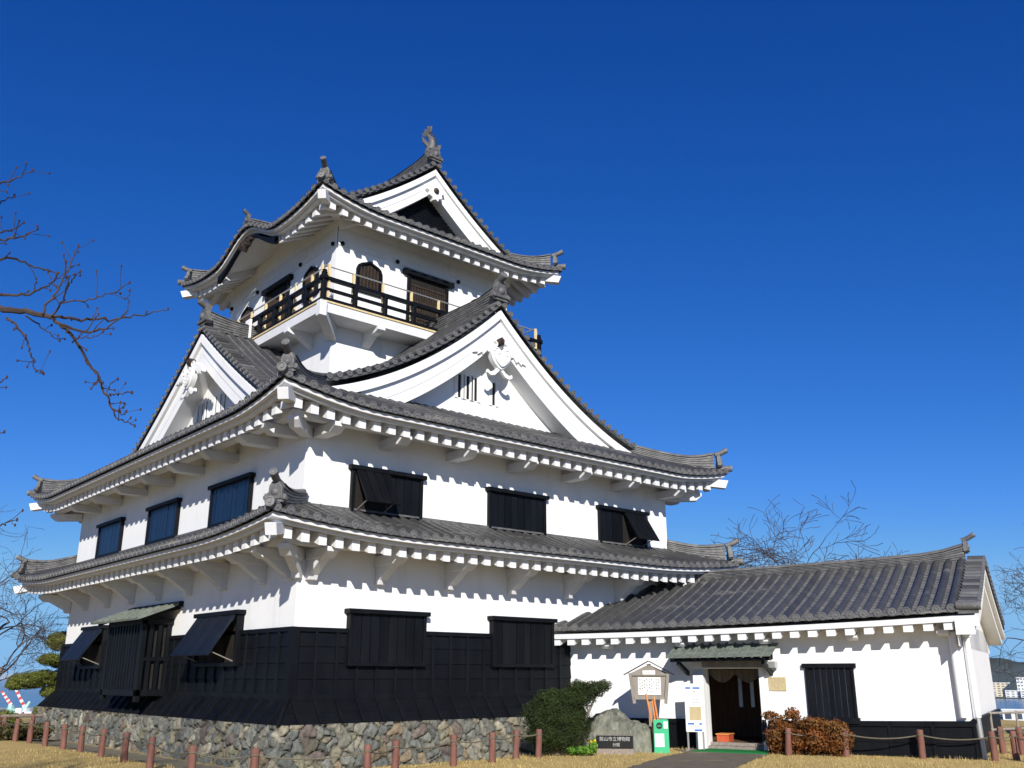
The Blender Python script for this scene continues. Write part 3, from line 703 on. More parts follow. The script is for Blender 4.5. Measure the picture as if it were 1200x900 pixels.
# ---- top storey: doors, arched windows, balcony
for (o,ex,ei,L,nm) in hip_sides(TX0,TX1,TY0,TY1):
    out=-ei; c=L/2
    f=MB(); f.obox(o,ex,out,Zv,(c-.98,c+.98),(0,.15),(12.10,12.27)); f.obox(o,ex,out,Zv,(c-.80,c-.70),(0,.08),(10.08,12.10)); f.obox(o,ex,out,Zv,(c+.70,c+.80),(0,.08),(10.08,12.10))
    dr=f.build('balcony_door',M['black'],keep,bevel=.008)
    f=MB(); f.obox(o,ex,out,Zv,(c-.70,c+.70),(0,.012),(10.08,12.10)); f.build('opening',M['dark'],dr)
    f=MB()
    for i in range(15): x=c-.68+1.36*i/14; f.obox(o,ex,out,Zv,(x-.014,x+.014),(.012,.045),(10.15,11.80))
    for z in (10.15,10.7,11.25,11.78): f.obox(o,ex,out,Zv,(c-.70,c+.70),(.012,.05),(z,z+.05))
    f.build('lattice_panel',M['lattice'],dr)
    for cx in (c-2.2,c+2.2):
        f=MB(); arch=[(-.46,11.05),(.46,11.05),(.46,11.78),(.40,11.93),(.30,12.00),(.12,12.07),(0,12.13),(-.12,12.07),(-.30,12.00),(-.40,11.93),(-.46,11.78)]
        inn=[(x*.80,11.12+(z-11.05)*.87) for x,z in arch]
        A0=[o+ex*(cx+x)+Zv*z for x,z in arch]; n_=len(arch)
        P=[p_+out*.07 for p_ in A0]+[o+ex*(cx+x)+Zv*z+out*.07 for x,z in inn]
        i=np.arange(n_); j=(i+1)%n_
        f.add(P,np.stack([i,j,n_+j,n_+i],1)); f.add(A0+P[:n_],np.stack([i,j,n_+j,n_+i],1))
        f.add(P[n_:]+[o+ex*(cx+x)+Zv*z+out*.01 for x,z in inn],np.stack([i,j,n_+j,n_+i],1))
        w_=f.build('arched_window',M['black'],keep)
        f=MB(); f.prism(inn,o+ex*cx,ex,Zv,out,0,.012); f.build('opening',M['dark'],w_)
        for k in range(6):
            f=MB(); x=-.30+.12*k; f.obox(o,ex,out,Zv,(cx+x-.022,cx+x+.022),(.012,.05),(11.12,11.98-.12*abs(x)/.37))
            f.build('window_bar',M['lattice'],w_)
bx=.83
bal=MB(); bal.box((TX0-bx,TX1+bx),(TY0-bx,TY1+bx),(9.76,10.05)); balo=bal.build('balcony',M['timber_white'],keep,bevel=.012)
mb=MB()
for (o,ex,ei,L,nm) in hip_sides(TX0-bx,TX1+bx,TY0-bx,TY1+bx):
    if nm in('left','right'): o=o+Zv*.003+ei*.003
    mb.obox(o,ex,-ei,Zv,(-.03,L+.03),(-.10,.03),(10.052,10.10))
mb.build('floor_edge',M['yellow'],balo)
for (o,ex,ei,L,nm) in hip_sides(TX0-bx,TX1+bx,TY0-bx,TY1+bx):
    out=-ei
    n=8 if L<8.6 else 9
    if nm in('left','right'): o=o+Zv*.004
    m=MB()
    for z,h,w_ in ((10.16,.11,.05),(10.47,.09,.04),(10.80,.11,.065)):
        ext=.10 if z>10.7 else 0
        m.obox(o,ex,out,Zv,(-ext+.03,L+ext-.03),(-.06-w_,-.06+w_),(z-h/2,z+h/2))
    m.build('railing',M['black'],balo,bevel=.008)
    for k in range(n+1):
        t=.06+(L-.12)*k/n
        m=MB(); m.obox(o,ex,out,Zv,(t-.055,t+.055),(-.125,.012),(10.10,10.93 if k in(0,n) else 10.755)); 
        if k in (0,n): m.lathe([(.075,0),(.09,.03),(.06,.06),(.075,.10),(0,.15)],o+ex*t-out*.056+Zv*10.93,Zv,10)
        m.build('railing_post',M['black'],balo,bevel=.008)
        m=MB(); m.obox(o,ex,out,Zv,(t-.03,t+.03),(-.24,-.17),(10.10,11.24)); m.build('safety_post',M['yellow'],balo)
    m=MB(); m.tube([o+ex*.1-out*.205+Zv*11.25,o+ex*(L-.1)-out*.205+Zv*11.25],.022,8); m.build('safety_rail',M['alu'],balo)
    pos=[bx+1.15,bx+1.15+(L-2*bx-2.3)/2,L-bx-1.15]
    for p in pos:
        m=MB(); m.prism([(-bx,9.30),(-.35,9.60),(-.12,9.60),(.05,9.66),(.05,9.765),(-bx,9.765)],o+ex*p,out,Zv,ex,-.13,.13); m.build('balcony_bracket',M['timber_white'],balo,bevel=.01)
for (cx,cy,dx,dy) in ((TX0-bx,TY0-bx,1,1),(TX1+bx,TY0-bx,-1,1),(TX0-bx,TY1+bx,1,-1),(TX1+bx,TY1+bx,-1,-1)):
    m=MB(); d=A(dx,dy,0)/math.sqrt(2); n_=A(-d[1],d[0],0); q=bx*1.414
    m.prism([(-.02,9.62),(q,9.28),(q,9.765),(-.02,9.765)],A(cx,cy,0),d,Zv,n_,-.14,.14)
    m.box((cx-.11,cx+.11),(cy-.11,cy+.11),(9.60,10.051)); m.build('balcony_bracket',M['timber_white'],balo,bevel=.01)

# ---- top roof: hipped skirt with cusped gable on the left, gabled crown
TXA,TXB,TYA,TYB=1.44,W-1.44,2.85,2*CY-2.85
tr,mk3=skirt_roof('top_roof',TXA,TXB,TYA,TYB,13.12,1.40,1.9,.36,2.3,1.9,.42,.05,kara=(CY-TYA,2.3,.74))
z3=lambda q:13.12+.42*q+.05*q*q
cor3=((TXA,TYA,1,1),(TXB,TYA,-1,1),(TXA,TYB,1,-1),(TXB,TYB,-1,-1))
hip_ridges(tr,cor3,lambda q:z3(q)+.36*max(0,1-q/2.3)**1.9*max(0,1-q/2.6),.30,1.6)
qc=CX-TXA
f3=lambda d:z3(qc-d)-.19
gt=[]
for sgn,yv in ((-1,TYA+1.08),(1,TYB-1.08)):
    g_=gable(A(CX,yv,0),Y*sgn,X*(-sgn),f3,3.35,(TYB-TYA)/2-1.08,keep,recess=.50,zbot=13.6,boards=((.22,0,0),(.30,.09,0),(.28,.104,0)),wallmat=M['black'],ridge_h=.48,oni_sz=1.1,bird=0)
    # small plain pendant
    m=MB(); o_=A(CX,yv,0)-Y*sgn*.02; zc=float(f3(0))-.82; lt=X*(-sgn)
    m.prism([(-.30,.16),(-.36,-.02),(-.24,-.06),(-.27,-.20),(-.12,-.26),(-.10,-.36),(0,-.30),(.10,-.36),(.12,-.26),(.27,-.20),(.24,-.06),(.36,-.02),(.30,.16)],o_+Zv*zc,lt,Zv,Y*sgn,-.12,.06)
    m.build('gable_pendant',M['plaster'],g_,bevel=.01)
    m=MB(); m.lathe([(.10,0),(.10,.05),(.05,.09),(0,.10)],o_+Zv*zc+Y*sgn*.06,Y*sgn,8); m.build('boss',M['lattice'],g_)
    m=MB()
    for z in np.arange(13.9,15.6,.085): 
        w_=max(.05,(16.0-z)*1.25); m.obox(A(CX,yv,0)-Y*sgn*.50,X,Y*sgn,Zv,(-w_,w_),(0,.03),(z,z+.055))
    m.build('louvres',M['black'],g_)
    # leaping fish ornament on the ridge end
    m=MB(); b=A(CX,yv-sgn*.42,float(f3(0))+.19+.42); F=Y*sgn
    tt=np.linspace(0,1,16); path=[b+F*(.16*math.sin(t*3.3)-.30*max(0,t-.55)**1.2)+Zv*(.02+.95*t) for t in tt]
    rad=np.interp(tt,[0,.15,.35,.6,.85,1],[.17,.21,.18,.12,.07,.05])
    m.tube(path,rad,12)
    tip=path[-1]
    fan=[(-.02,-.05),(.22,.10),(.32,.28),(.18,.22),(.14,.38),(.04,.24),(-.06,.42),(-.10,.22),(-.26,.32),(-.22,.10)]
    m.prism([(x*.9,z*.9) for x,z in fan],tip-Zv*.06,-F,Zv,X,-.035,.035)
    for i in range(3,15,2):
        p_=path[i]; m.prism([(0,-.07),(.14,.05),(0,.07)],p_+F*rad[i]*.8,F,Zv,X,-.02,.02)
    for sx in (-1,1):
        m.prism([(0,0),(.24,.14),(.28,.34),(.14,.26),(.02,.18)],path[4]+X*sx*.12,X*sx,Zv,F,-.02,.02)
        m.blob(path[1]+X*sx*.16+F*.12+Zv*.06,.05,8,5)
    m.prism([(0,.12),(.24,.08),(.30,-.02),(.10,-.10),(0,-.12)],path[0]+Zv*.08,F,Zv,X,-.12,.12)
    m.build('fish_finial',M['ridge'],g_)
# cusped gable dressing (left eave)
zfk=mk3(TYB-TYA,'left'); mb=MB(); n=41
oK=A(TXA,TYB,0)
ss=np.linspace((TYB-TYA)/2-2.05,(TYB-TYA)/2+2.05,n); G=[]
u=np.abs(ss-(TYB-TYA)/2)/2.05
dep=.10+.14*u**2
for q,dz in ((.14,-.30),(.14,None),(.26,None),(.26,-.30),(.14,-.30)):
    P=oK-Y*ss[:,None]+X*q; P=P.copy(); P[:,2]+=zfk(ss,0*ss)+(dz if dz is not None else -.30-dep); G.append(P)
mb.grid(np.stack(G,1)); 
mb.build('cusped_board',M['black'],tr)
m=MB(); c=A(TXA+.12,CY,13.12+.80-.58)
m.prism([(0,.12),(-.16,.06),(-.34,.10),(-.52,-.06),(-.36,-.06),(-.28,-.18),(-.12,-.20),(0,-.34),(.12,-.20),(.28,-.18),(.36,-.06),(.52,-.06),(.34,.10),(.16,.06)],c,-Y,Zv,-X,-.06,.06)
for sx in (-1,1): m.tube([c-Y*sx*(.18+.07*math.cos(t))+Zv*(-.06+.07*math.sin(t))-X*.07 for t in np.linspace(0,5,12)],.022,6)
m.build('carved_pendant',M['lattice'],tr)
m=MB(); P=np.array([A(TXA+x,CY,13.12+.80+.10*x+.06) for x in np.linspace(.10,1.6,8)]); ridge(m,P,.16,w=.10,nl=3); oni(m,P[0]+Zv*.12,-X,.7,.25,.6); m.build('cusped_ridge',M['ridge'],tr)

# ================================================================ ENTRANCE WING
ph=R(-70.77); dA=A(math.cos(ph),math.sin(ph),0); nB=A(-dA[1],dA[0],0); oW=A(8.125,0,0)
def wp(a,b,z): return oW+dA*a+nB*b+Zv*z
wing=thing('entrance_wing',wp(4.5,3.77,-Z0),'low white single-storey entrance wing with grey tiled gable roof beside the keep','building')
HB=3.77; LW=9.52; LV=9.97; GZ=-Z0
mb=MB()
wz=1.15
def wbox(m,a,b,z,t=.5): m.obox(oW,dA,nB,Zv,a,b,z,t)
wbox(mb,(-2.2,3.72),(0,.22),(GZ-.1,wz)); wbox(mb,(5.06,LW),(0,.22),(GZ-.1,wz)); wbox(mb,(3.72,5.06),(0,.22),(.16,wz))
wbox(mb,(LW-.22,LW),(.22,2*HB),(GZ-.1,wz)); wbox(mb,(-2.2,LW-.22),(2*HB-.22,2*HB),(GZ-.1,wz))
wl=mb.build('plaster_wall',M['plaster'],wing)
mb=MB()   # interior
wbox(mb,(2.6,6.2),(3.2,3.3),(GZ,.9)); wbox(mb,(2.5,2.6),(.22,3.3),(GZ,.9)); wbox(mb,(6.2,6.3),(.22,3.3),(GZ,.9)); wbox(mb,(2.5,6.3),(.22,3.3),(.9,1.0)); wbox(mb,(2.5,6.3),(.10,3.3),(GZ-.08,GZ+.14))
mb.build('interior',M['brownwall'],wing)
lfw=lambda s:.19*np.clip((LV-np.asarray(s,float))/9.5,0,1)**2
fW=lambda d:(2.62-.335*d-.012*d*d*0+.0*d)-.19-.012*(4.44*d-d*d)
gw=gable(wp(LV,HB,0),dA,nB,fW,HB+.67,12.0,wing,recess=LV-LW,zbot=.6,boards=((.13,0,0),(.17,.10,0)),lf=lfw,discs=True,rname='wing_roof',ridge_h=.24,oni_sz=.7,bird=.34,kake_w=.36,ridge_s0=.42)
gw.name='gable'
# wing eaves
for sg in (0,1):
    if sg==0: o=wp(LV,-.67,0); ex=-dA; ei=nB
    else: o=wp(LV,2*HB+.67,0); ex=-dA; ei=-nB
    zf=lambda s,q:fW(np.abs(HB+.67-q))+.22+lfw(s)
    fa=MB(); ra=[]; so=MB()
    eave_sweep(fa,o,ex,ei,12.0,zf,[(.045,-.13),(.16,-.13),(.16,-.25),(.045,-.25)][::-1] if sg==0 else [(.045,-.13),(.16,-.13),(.16,-.25),(.045,-.25)],srange=(.02,12.0))
    fa.build('fascia',M['timber_white'],wing)
    rafters(ra,o+ex*.40,ex,ei,11.48,lambda s,q:zf(s+.40,q),.245,.67,pitch=.41,w=.20,h=.19,q0=.09,hipclip=False,sep=True)
    if sg==0:
        for r_ in ra: r_.build('rafter',M['timber_white'],wing,smooth=False)
    else:
        for r_ in ra[:]: r_.build('rafter',M['timber_white'],wing,smooth=False)
    s=np.linspace(.03,12,30); qs=np.array([.08,.4,.70]); G=o+ex*s[None,:,None]+ei*qs[:,None,None]; G=G.copy(); G[...,2]+=zf(np.broadcast_to(s,(3,30)),np.broadcast_to(qs[:,None],(3,30)))-.25
    so.grid(G); so.build('soffit',M['timber_white'],wing)
for a in (1.2,3.2,5.3,7.3,9.2):
    m=MB(); m.prism([(0,.66),(.26,.66),(.34,.72),(.34,.80),(0,.80)],wp(a,0,0)+Zv*float(lfw(LV-a))*.9,-nB,Zv,dA,-.12,.12); m.build('bracket',M['timber_white'],wing,bevel=.01)
m=MB(); zc=float(fW(HB+.67))+.22+.19+.03; a=wp(LV-.40,-.66,zc+.05); b=wp(LV+.07,-.66,zc+.03); m.tube([a,b],.085,12); disc(m,b,dA,.98); m.build('verge_end_tile',M['ridge'],wing)
# black wainscot with battens
def wains(a0,a1,zl,zr):
    m=MB()
    def zz(a): return zl+(zr-zl)*(a-a0)/(a1-a0)
    n=max(1,int(round((a1-a0)/.85))); p=(a1-a0)/n
    for k in range(n):
        x0,x1=a0+k*p,a0+(k+1)*p
        for (u0,u1,y,ta,tb) in ((x0,x1,.03,0,1),(x0,x0+.07,.06,0,.9),(x0+.07,x1,.07,.86,1.0),(x0+.07,x1,.06,0,.12),(x0+.07,x1,.05,.44,.50)):
            P=[]
            for tz in (ta,tb):
                for a,b in ((u0,0),(u1,0),(u1,-y),(u0,-y)): P.append(wp(a,b,GZ-.05+(zz(a)-GZ+.05)*tz))
            m.hexa(np.array(P)[[3,2,1,0,7,6,5,4]],.4)
    return m
wa=wains(-.2,3.43,-1.03,-1.0).build('wainscot',M['black'],wing); wains(5.17,LW+.05,-1.0,-.92).build('wainscot',M['black'],wing)
m=MB(); m.obox(wp(LW,0,0),nB,dA,Zv,(-.06,2*HB),(0,.06),(GZ-.05,-.93)); m.obox(wp(LW,0,0),nB,dA,Zv,(-.08,2*HB),(0,.09),(-.96,-.88)); m.build('wainscot',M['black'],wing)
# window
m=MB(); a0,a1=6.13,7.21
wbox(m,(a0-.06,a1+.06),(-.10,0),(.17,.27)); wbox(m,(a0,a0+.06),(-.07,0),(-1.0,.17)); wbox(m,(a1-.06,a1),(-.07,0),(-1.0,.17)); wbox(m,(a0-.04,a1+.04),(-.12,0),(-1.03,-.90))
wn=m.build('window',M['black'],wing,bevel=.008); m=MB(); planks(m,oW,dA,-nB,Zv,(a0+.06,a1-.06),(-.9,.17),(.005,.035),7); m.build('shutter',M['black'],wn)
# downpipes at the corner
for a,b,r_ in ((LW-.16,-.10,.085),(LW+.10,.10,.06)):
    m=MB(); m.tube([wp(a,b,.88),wp(a+.02,b,-.85)],r_,14); m.lathe([(r_+.03,0),(r_+.03,.10),(r_+.01,.12)],wp(a,b,.80),Zv,14); m.build('downpipe',M['plaster'],wing)
m=MB(); m.tube([wp(LW+.10,.10,-.86),wp(LW+.12,.10,GZ)],.065,12); m.build('downpipe',M['alu'],wing)
# door frame
m=MB()
wbox(m,(3.46,3.72),(-.22,.0),(GZ,.02)); m.prism([(0,.02),(.22,.02),(0,.2)],wp(3.46,0,0),-nB,Zv,dA,0,.26); wbox(m,(5.06,5.17),(-.14,0),(GZ,.24)); wbox(m,(3.46,5.3),(-.10,0.0),(.16,.34))
dfr=m.build('door_frame',M['plaster'],wing,bevel=.015)
m=MB(); wbox(m,(3.72,5.06),(-.12,.25),(GZ,GZ+.09)); wbox(m,(3.72,5.06),(.05,.30),(GZ+.09,GZ+.16)); m.build('door_step',M['granite'],wing,bevel=.01)
m=MB()
for j in range(2):
    x=np.linspace(0,.64,14); top=.14; G=[]
    for t in np.linspace(0,1,5):
        z=top-(.10+.20*np.sin(np.pi*x/.64)**1.0)*t; P=np.array([wp(3.76+j*.64+xx,.16+.02*math.sin(xx*40),zz_) for xx,zz_ in zip(x,z)]); G.append(P)
    m.grid(np.stack(G,0))
m.build('curtain',M['curtain'],wing)
# door canopy of patinated sheet
m=MB(); n=12
for k in range(n):
    a=3.06+2.5*k/n; b_=a+2.5/n
    for r_ in range(3):
        t0,t1=r_/3,(r_+1)/3
        P=[wp(x,-.85+.83*t,.40+.32*t+dz+.01*(x-3)+(.02 if t==t0 else 0)) for dz in (-.02,.0) for x,t in ((a,t0),(b_,t0),(b_,t1),(a,t1))]
        m.hexa(P,random.random())
    m.tube([wp(a,-.87,.42),wp(a,-.02,.75)],.03,6)
cp=m.build('door_canopy',M['copper'],wing)
m=MB(); 
for a in (3.2,3.75,4.3,4.85,5.4): m.beam(wp(a,-.82,.36),wp(a,0,.66),.07,.07)
m.beam(wp(3.1,-.70,.36),wp(5.52,-.70,.38),.09,.09); wbox(m,(3.25,5.4),(-.06,-.005),(.38,.60)); 
for a in (3.28,5.34): m.beam(wp(a,-.70,.30),wp(a,0,.05),.07,.10)
m.build('canopy_frame',M['black'],cp)
m=MB(); wbox(m,(3.75,5.3),(-.34,-.105),(.19,.36)); m.build('canopy_beam',M['oldwood'],cp)
m=MB(); wbox(m,(5.30,5.52),(-.35,-.08),(.18,.32)); m.build('wall_lamp_box',M['alu'],cp)
m=MB(); wbox(m,(5.05,5.165),(-.155,-.143),(-1.45,-.98)); sp=m.build('text_strip',M['ink'],dfr)

CAMP=A(-9.9164,-18.5112,0)
def hit(u,v,z=GZ):
    f=1095.156; yaw=R(49.094); pt_=R(17.334)
    F=A(math.cos(yaw)*math.cos(pt_),math.sin(yaw)*math.cos(pt_),math.sin(pt_)); Rr=A(math.sin(yaw),-math.cos(yaw),0); U=np.cross(Rr,F)
    d=F+Rr*(u-600)/f+U*(450-v)/f; t=(z-0)/d[2]; return CAMP+d*t
# ================================================================ PEOPLE'S THINGS BY THE DOOR
def text(body,size,P,ex,ez,mt,parent,name='lettering',ext=.004,align='CENTER'):
    cu=bpy.data.curves.new('text','FONT'); cu.body=body; cu.size=1; cu.align_x=align; cu.align_y='CENTER'; cu.extrude=0
    t=bpy.data.objects.new('text',cu); col.objects.link(t); bpy.context.view_layer.update()
    me=bpy.data.meshes.new_from_object(t.evaluated_get(bpy.context.evaluated_depsgraph_get())); bpy.data.objects.remove(t)
    V=np.array([v.co[:] for v in me.vertices]); F=[list(p.vertices) for p in me.polygons]
    m=MB(); 
    if len(V):
        ey=np.cross(ex,ez); Wd=np.asarray(P)+V[:,:1]*size*ex+V[:,1:2]*size*ez
        m.V=[Wd]; m.T=[np.full(len(V),.5)]; m.n=len(V); m.poly=[np.array(f) for f in F]
    return m.build(name,mt,parent,smooth=False)
def scribble(m,o,ex,ez,out,x,z,cols_,seed,vert=True,w=.012,dens=.8):
    r=random.Random(seed)
    for c in range(cols_):
        xc=x[0]+(x[1]-x[0])*(c+.5)/cols_; zz=z[1]-r.uniform(0,.1)*(z[1]-z[0])
        end=z[0]+r.uniform(0,.45)*(z[1]-z[0])
        while zz>end:
            h=w*r.uniform(.8,1.5)
            if r.random()<dens:
                m.obox(o,ex,out,ez,(xc-w*r.uniform(.3,.6),xc+w*r.uniform(.3,.6)),(0,.002),(zz-h*.25,zz)); m.obox(o,ex,out,ez,(xc-w*.1,xc+w*.12),(0,.002),(zz-h,zz))
            zz-=h*1.5
# boulder
def boulder():
    m=MB(); mid=wp(1.95,-1.75,0)
    r=np.random.default_rng(5)
    def lump(c,ra,seed,nn=48):
        th=np.linspace(0,np.pi,nn//2+1); phh=np.arange(nn+1)*2*np.pi/nn
        G=np.zeros((len(th),len(phh),3))
        for i,t in enumerate(th):
            for j,p in enumerate(phh):
                v=Vector((math.sin(t)*math.cos(p),math.sin(t)*math.sin(p),math.cos(t)))
                f=1+.16*mnoise.noise(v*1.4+Vector((seed,0,0)))+.10*mnoise.noise(v*3.7+Vector((0,seed,0)))+.055*mnoise.noise(v*9+Vector((0,0,seed)))
                # facet: squash towards block
                k=(abs(v.x)**3+abs(v.y)**3+abs(v.z)**3)**(-1/3)
                f*=.6+.4*k
                G[i,j]=c+A(v.x*ra[0],v.y*ra[1],v.z*ra[2])*f
        m.grid(G)
    return m,lump
vdir=A(.8,.6,0); side=A(.655,-.756,0)      # across the view near the door
m,lump=boulder(); bc=hit(726,882)+A(.756,.655,0)*.5+Zv*.02
R2=np.array([[side[0],-side[1]],[side[1],side[0]]])
def rotl(mb_,c):
    for i,V in enumerate(mb_.V): 
        d=V-c; mb_.V[i]=np.c_[c[0]+d[:,0]*side[0]-d[:,1]*side[1],c[1]+d[:,0]*side[1]+d[:,1]*side[0],V[:,2]]
lump(bc+A(-.22,.05,.16),(.60,.50,.72),3); lump(bc+A(.34,.0,.05),(.56,.45,.60),9); lump(bc+A(-.60,-.12,.0),(.34,.40,.46),14)
rotl(m,bc); m.build('boulder',M['rock'],label='large grey-green boulder beside the dark conical bush',category='rock')
# name stone with engraved plate
ps=wp(0,0,0); nc=hit(722,883)-A(.756,.655,0)*.25
np_=thing('name_stone',nc,'low granite block with a black engraved name plate standing before the boulder','name plate')
m=MB(); m.obox(nc,side,-A(.756,.655,0),Zv,(-.43,.41),(-.16,.02),(-.05,.40)); m.build('granite_block',M['granite'],np_,bevel=.03)
fo=-A(.756,.655,0)
m=MB(); m.obox(nc,side,fo,Zv,(-.42,.40),(.02,.05),(.13,.395)); pl=m.build('plate',M['plaque'],np_,bevel=.005)
text('館山市立博物館',.098,nc+fo*.053+Zv*.320-side*.01,side,Zv,M['letter'],pl); text('分館',.085,nc+fo*.053+Zv*.200+side*.02,side,Zv,M['letter'],pl)
# green umbrella bin and sticks
bcn=wp(3.12,-1.62,GZ); lx=A(.70,-.714,0); fx=A(-.714,-.70,0)
gb=thing('umbrella_bin',bcn,'upright green bin with round black emblem holding orange sticks','bin')
m=MB()
for x,y in (((-.17,.17),(-.17,-.15)),((-.17,.17),(.15,.17)),((-.17,-.15),(-.15,.15)),((.15,.17),(-.15,.15))): m.obox(bcn,lx,fx,Zv,x,y,(0,.72))
m.obox(bcn,lx,fx,Zv,(-.15,.15),(-.15,.15),(0,.03)); bb=m.build('bin_body',M['green'],gb,bevel=.004)
m=MB(); c=bcn+fx*.171+Zv*.59-lx*.04
m.tube([c+lx*.062*math.cos(t)+Zv*.062*math.sin(t) for t in np.linspace(0,2*np.pi,25)],.009,5,False)
for z in (-.032,0,.032): w_=math.sqrt(.062**2-z*z); m.obox(c,lx,fx,Zv,(-w_,w_),(0,.003),(z-.007,z+.007))
m.obox(c,lx,fx,Zv,(-.05,.05),(0,.003),(.018,.05)); m.obox(c,lx,fx,Zv,(-.05,.05),(0,.003),(-.05,-.018)); m.build('emblem',M['ink'],bb)
m=MB(); m.obox(bcn,lx,fx,Zv,(-.15,.06),(.171,.175),(.14,.42)); s1=m.build('notice_sheet',M['paper'],bb); m=MB(); scribble(m,bcn+fx*.176,lx,Zv,fx,(-.14,.05),(.16,.40),7,2,w=.018); m.build('lettering',M['ink'],s1)
m=MB(); m.obox(bcn,lx,fx,Zv,(.06,.15),(.171,.175),(.53,.68)); s1=m.build('notice_sheet',M['paper'],bb); m=MB(); scribble(m,bcn+fx*.176,lx,Zv,fx,(.07,.14),(.54,.67),3,5,w=.018); m.build('lettering',M['redink'],s1)
m=MB(); m.obox(bcn,lx,fx,Zv,(.171,.176),(-.1,.02),(.40,.52)); m.build('tag',M['tanboard'],bb)
for i,(x0,x1,y0,y1,h,lb) in enumerate(((-.10,-.30,-.05,.02,1.27,'tallest orange walking stick leaning left in the green bin'),(-.06,-.17,.06,.05,1.12,'shorter orange stick leaning left just right of the tallest one in the green bin'),(.02,-.12,.05,-.06,1.20,'right-hand slim orange stick standing nearly upright in the green bin'))):
    m=MB(); a=bcn+lx*x0+fx*y0+Zv*.04; b=bcn+lx*x1+fx*y1+Zv*h; m.tube([a,(a+b)/2+lx*.006,b],[.018,.02,.021],8)
    m.tube([b-(b-a)*.03,b+(b-a)*.012],[.024,.02],8); m.build('walking_stick',M['orange'],label=lb,category='stick',group='orange sticks in the green bin')
# roofed notice board
sgP=wp(2.62,-.95,GZ); 
sg=thing('notice_board',sgP,'weathered wooden notice board under a small pitched roof, white text panel','notice board')
lx=A(.62,-.785,0); fx=A(-.785,-.62,0); zb_=1.14
m=MB(); m.obox(sgP,lx,fx,Zv,(-.045,.045),(-.12,-.03),(-.05,1.95)); m.build('post',M['oldwood'],sg,bevel=.006)
m=MB(); m.prism([(-.36,zb_),(.36,zb_),(.44,zb_+.60),(0,zb_+.80),(-.44,zb_+.60)],sgP,lx,Zv,fx,-.03,.0)
for s_ in (-1,1): m.beam(sgP+lx*s_*.37+Zv*(zb_-.10)+fx*.02,sgP+lx*s_*.455+Zv*(zb_+.60)+fx*.02,.075,.07,up=fx)
m.beam(sgP-lx*.38+Zv*(zb_+.02)+fx*.02,sgP+lx*.38+Zv*(zb_+.02)+fx*.02,.05,.07,up=fx); m.beam(sgP-lx*.42+Zv*(zb_+.56)+fx*.015,sgP+lx*.42+Zv*(zb_+.56)+fx*.015,.04,.06,up=fx)
fr=m.build('frame',M['oldwood'],sg,bevel=.005)
m=MB()
for s_ in (-1,1):
    a=sgP+Zv*(zb_+.87); b=sgP+lx*s_*.60+Zv*(zb_+.55); d=(b-a)/np.linalg.norm(b-a); nn=np.cross(fx,d); nn=nn if nn[2]>0 else -nn
    m.obox(a,d,fx,nn,(0,np.linalg.norm(b-a)),(-.10,.12),(0,.02))
m.build('board_roof',M['black'],sg)
m=MB(); m.obox(sgP,lx,fx,Zv,(-.27,.27),(.003,.02),(zb_+.10,zb_+.50)); p1=m.build('text_panel',M['paper'],sg)
m=MB(); scribble(m,sgP+fx*.0205,lx,Zv,fx,(-.25,.25),(zb_+.13,zb_+.47),9,11,w=.042,dens=.95); m.build('lettering',M['ink'],p1)
m=MB(); m.obox(sgP,lx,fx,Zv,(-.15,.15),(.036,.045),(zb_+.57,zb_+.66)); p2=m.build('title_panel',M['paper'],sg)
m=MB(); scribble(m,sgP+fx*.0455,Zv,lx,fx,(zb_+.59,zb_+.645),(-.13,.13),1,4,w=.03); m.build('lettering',M['ink'],p2)
# standing sign by the door
dsP=wp(3.62,-.72,GZ); lx=A(.45,-.893,0); fx=A(-.893,-.45,0)
ds=thing('standing_sign',dsP,'tall narrow white poster stand on metal legs left of the doorway','sign')
m=MB()
for s_ in (-.17,.19): m.obox(dsP,lx,fx,Zv,(s_-.018,s_+.018),(-.03,.0),(.02,1.05)); m.obox(dsP,lx,fx,Zv,(s_-.03,s_+.03),(-.16,.16),(0,.03))
m.build('stand',M['alu'],ds)
m=MB(); m.obox(dsP,lx,fx,Zv,(-.20,.22),(.001,.02),(.42,1.50)); pn=m.build('poster',M['paper'],ds,bevel=.004)
m=MB(); m.obox(dsP,lx,fx,Zv,(-.10,.18),(.0205,.023),(.68,.98)); m.build('poster_picture',M['tanboard'],pn)
m=MB()
for z,w0,w1 in ((1.40,-.17,-.05),(1.40,.0,.17),(.60,-.15,.0),(.60,.12,.18),(.46,.0,.18)): m.obox(dsP,lx,fx,Zv,(w0,w1),(.0205,.0225),(z-.02,z+.02))
m.build('lettering',M['blueink'],pn)
m=MB(); scribble(m,dsP+fx*.0205,lx,Zv,fx,(-.02,.09),(1.20,1.34),1,3,w=.05); scribble(m,dsP+fx*.0205,Zv,lx,fx,(1.05,1.09),(-.14,.16),1,8,w=.03); m.build('lettering',M['ink'],pn)
m=MB(); scribble(m,dsP+fx*.0205,Zv,lx,fx,(1.11,1.17),(-.12,.14),1,8,w=.03); scribble(m,dsP+fx*.0205,Zv,lx,fx,(1.0,1.04),(-.12,.14),1,9,w=.026); scribble(m,dsP+fx*.0205,Zv,lx,fx,(.52,.57),(-.14,.18),1,9,w=.03); m.build('lettering',M['redink'],pn)
for a_,lb in ((4.12,'narrow pale blue banner strip imitating a reflection inside the doorway, left one'),(4.42,'narrow pale blue banner strip imitating a reflection inside the doorway, right one')):
    m=MB(); m.obox(wp(a_,1.3,0),dA,-nB,Zv,(0,.09),(0,.01),(-.75,-.05)); m.build('reflection_strip',M['pane'],label=lb,category='pane')  # added strips; bluish pane reflections painted as their flat colour
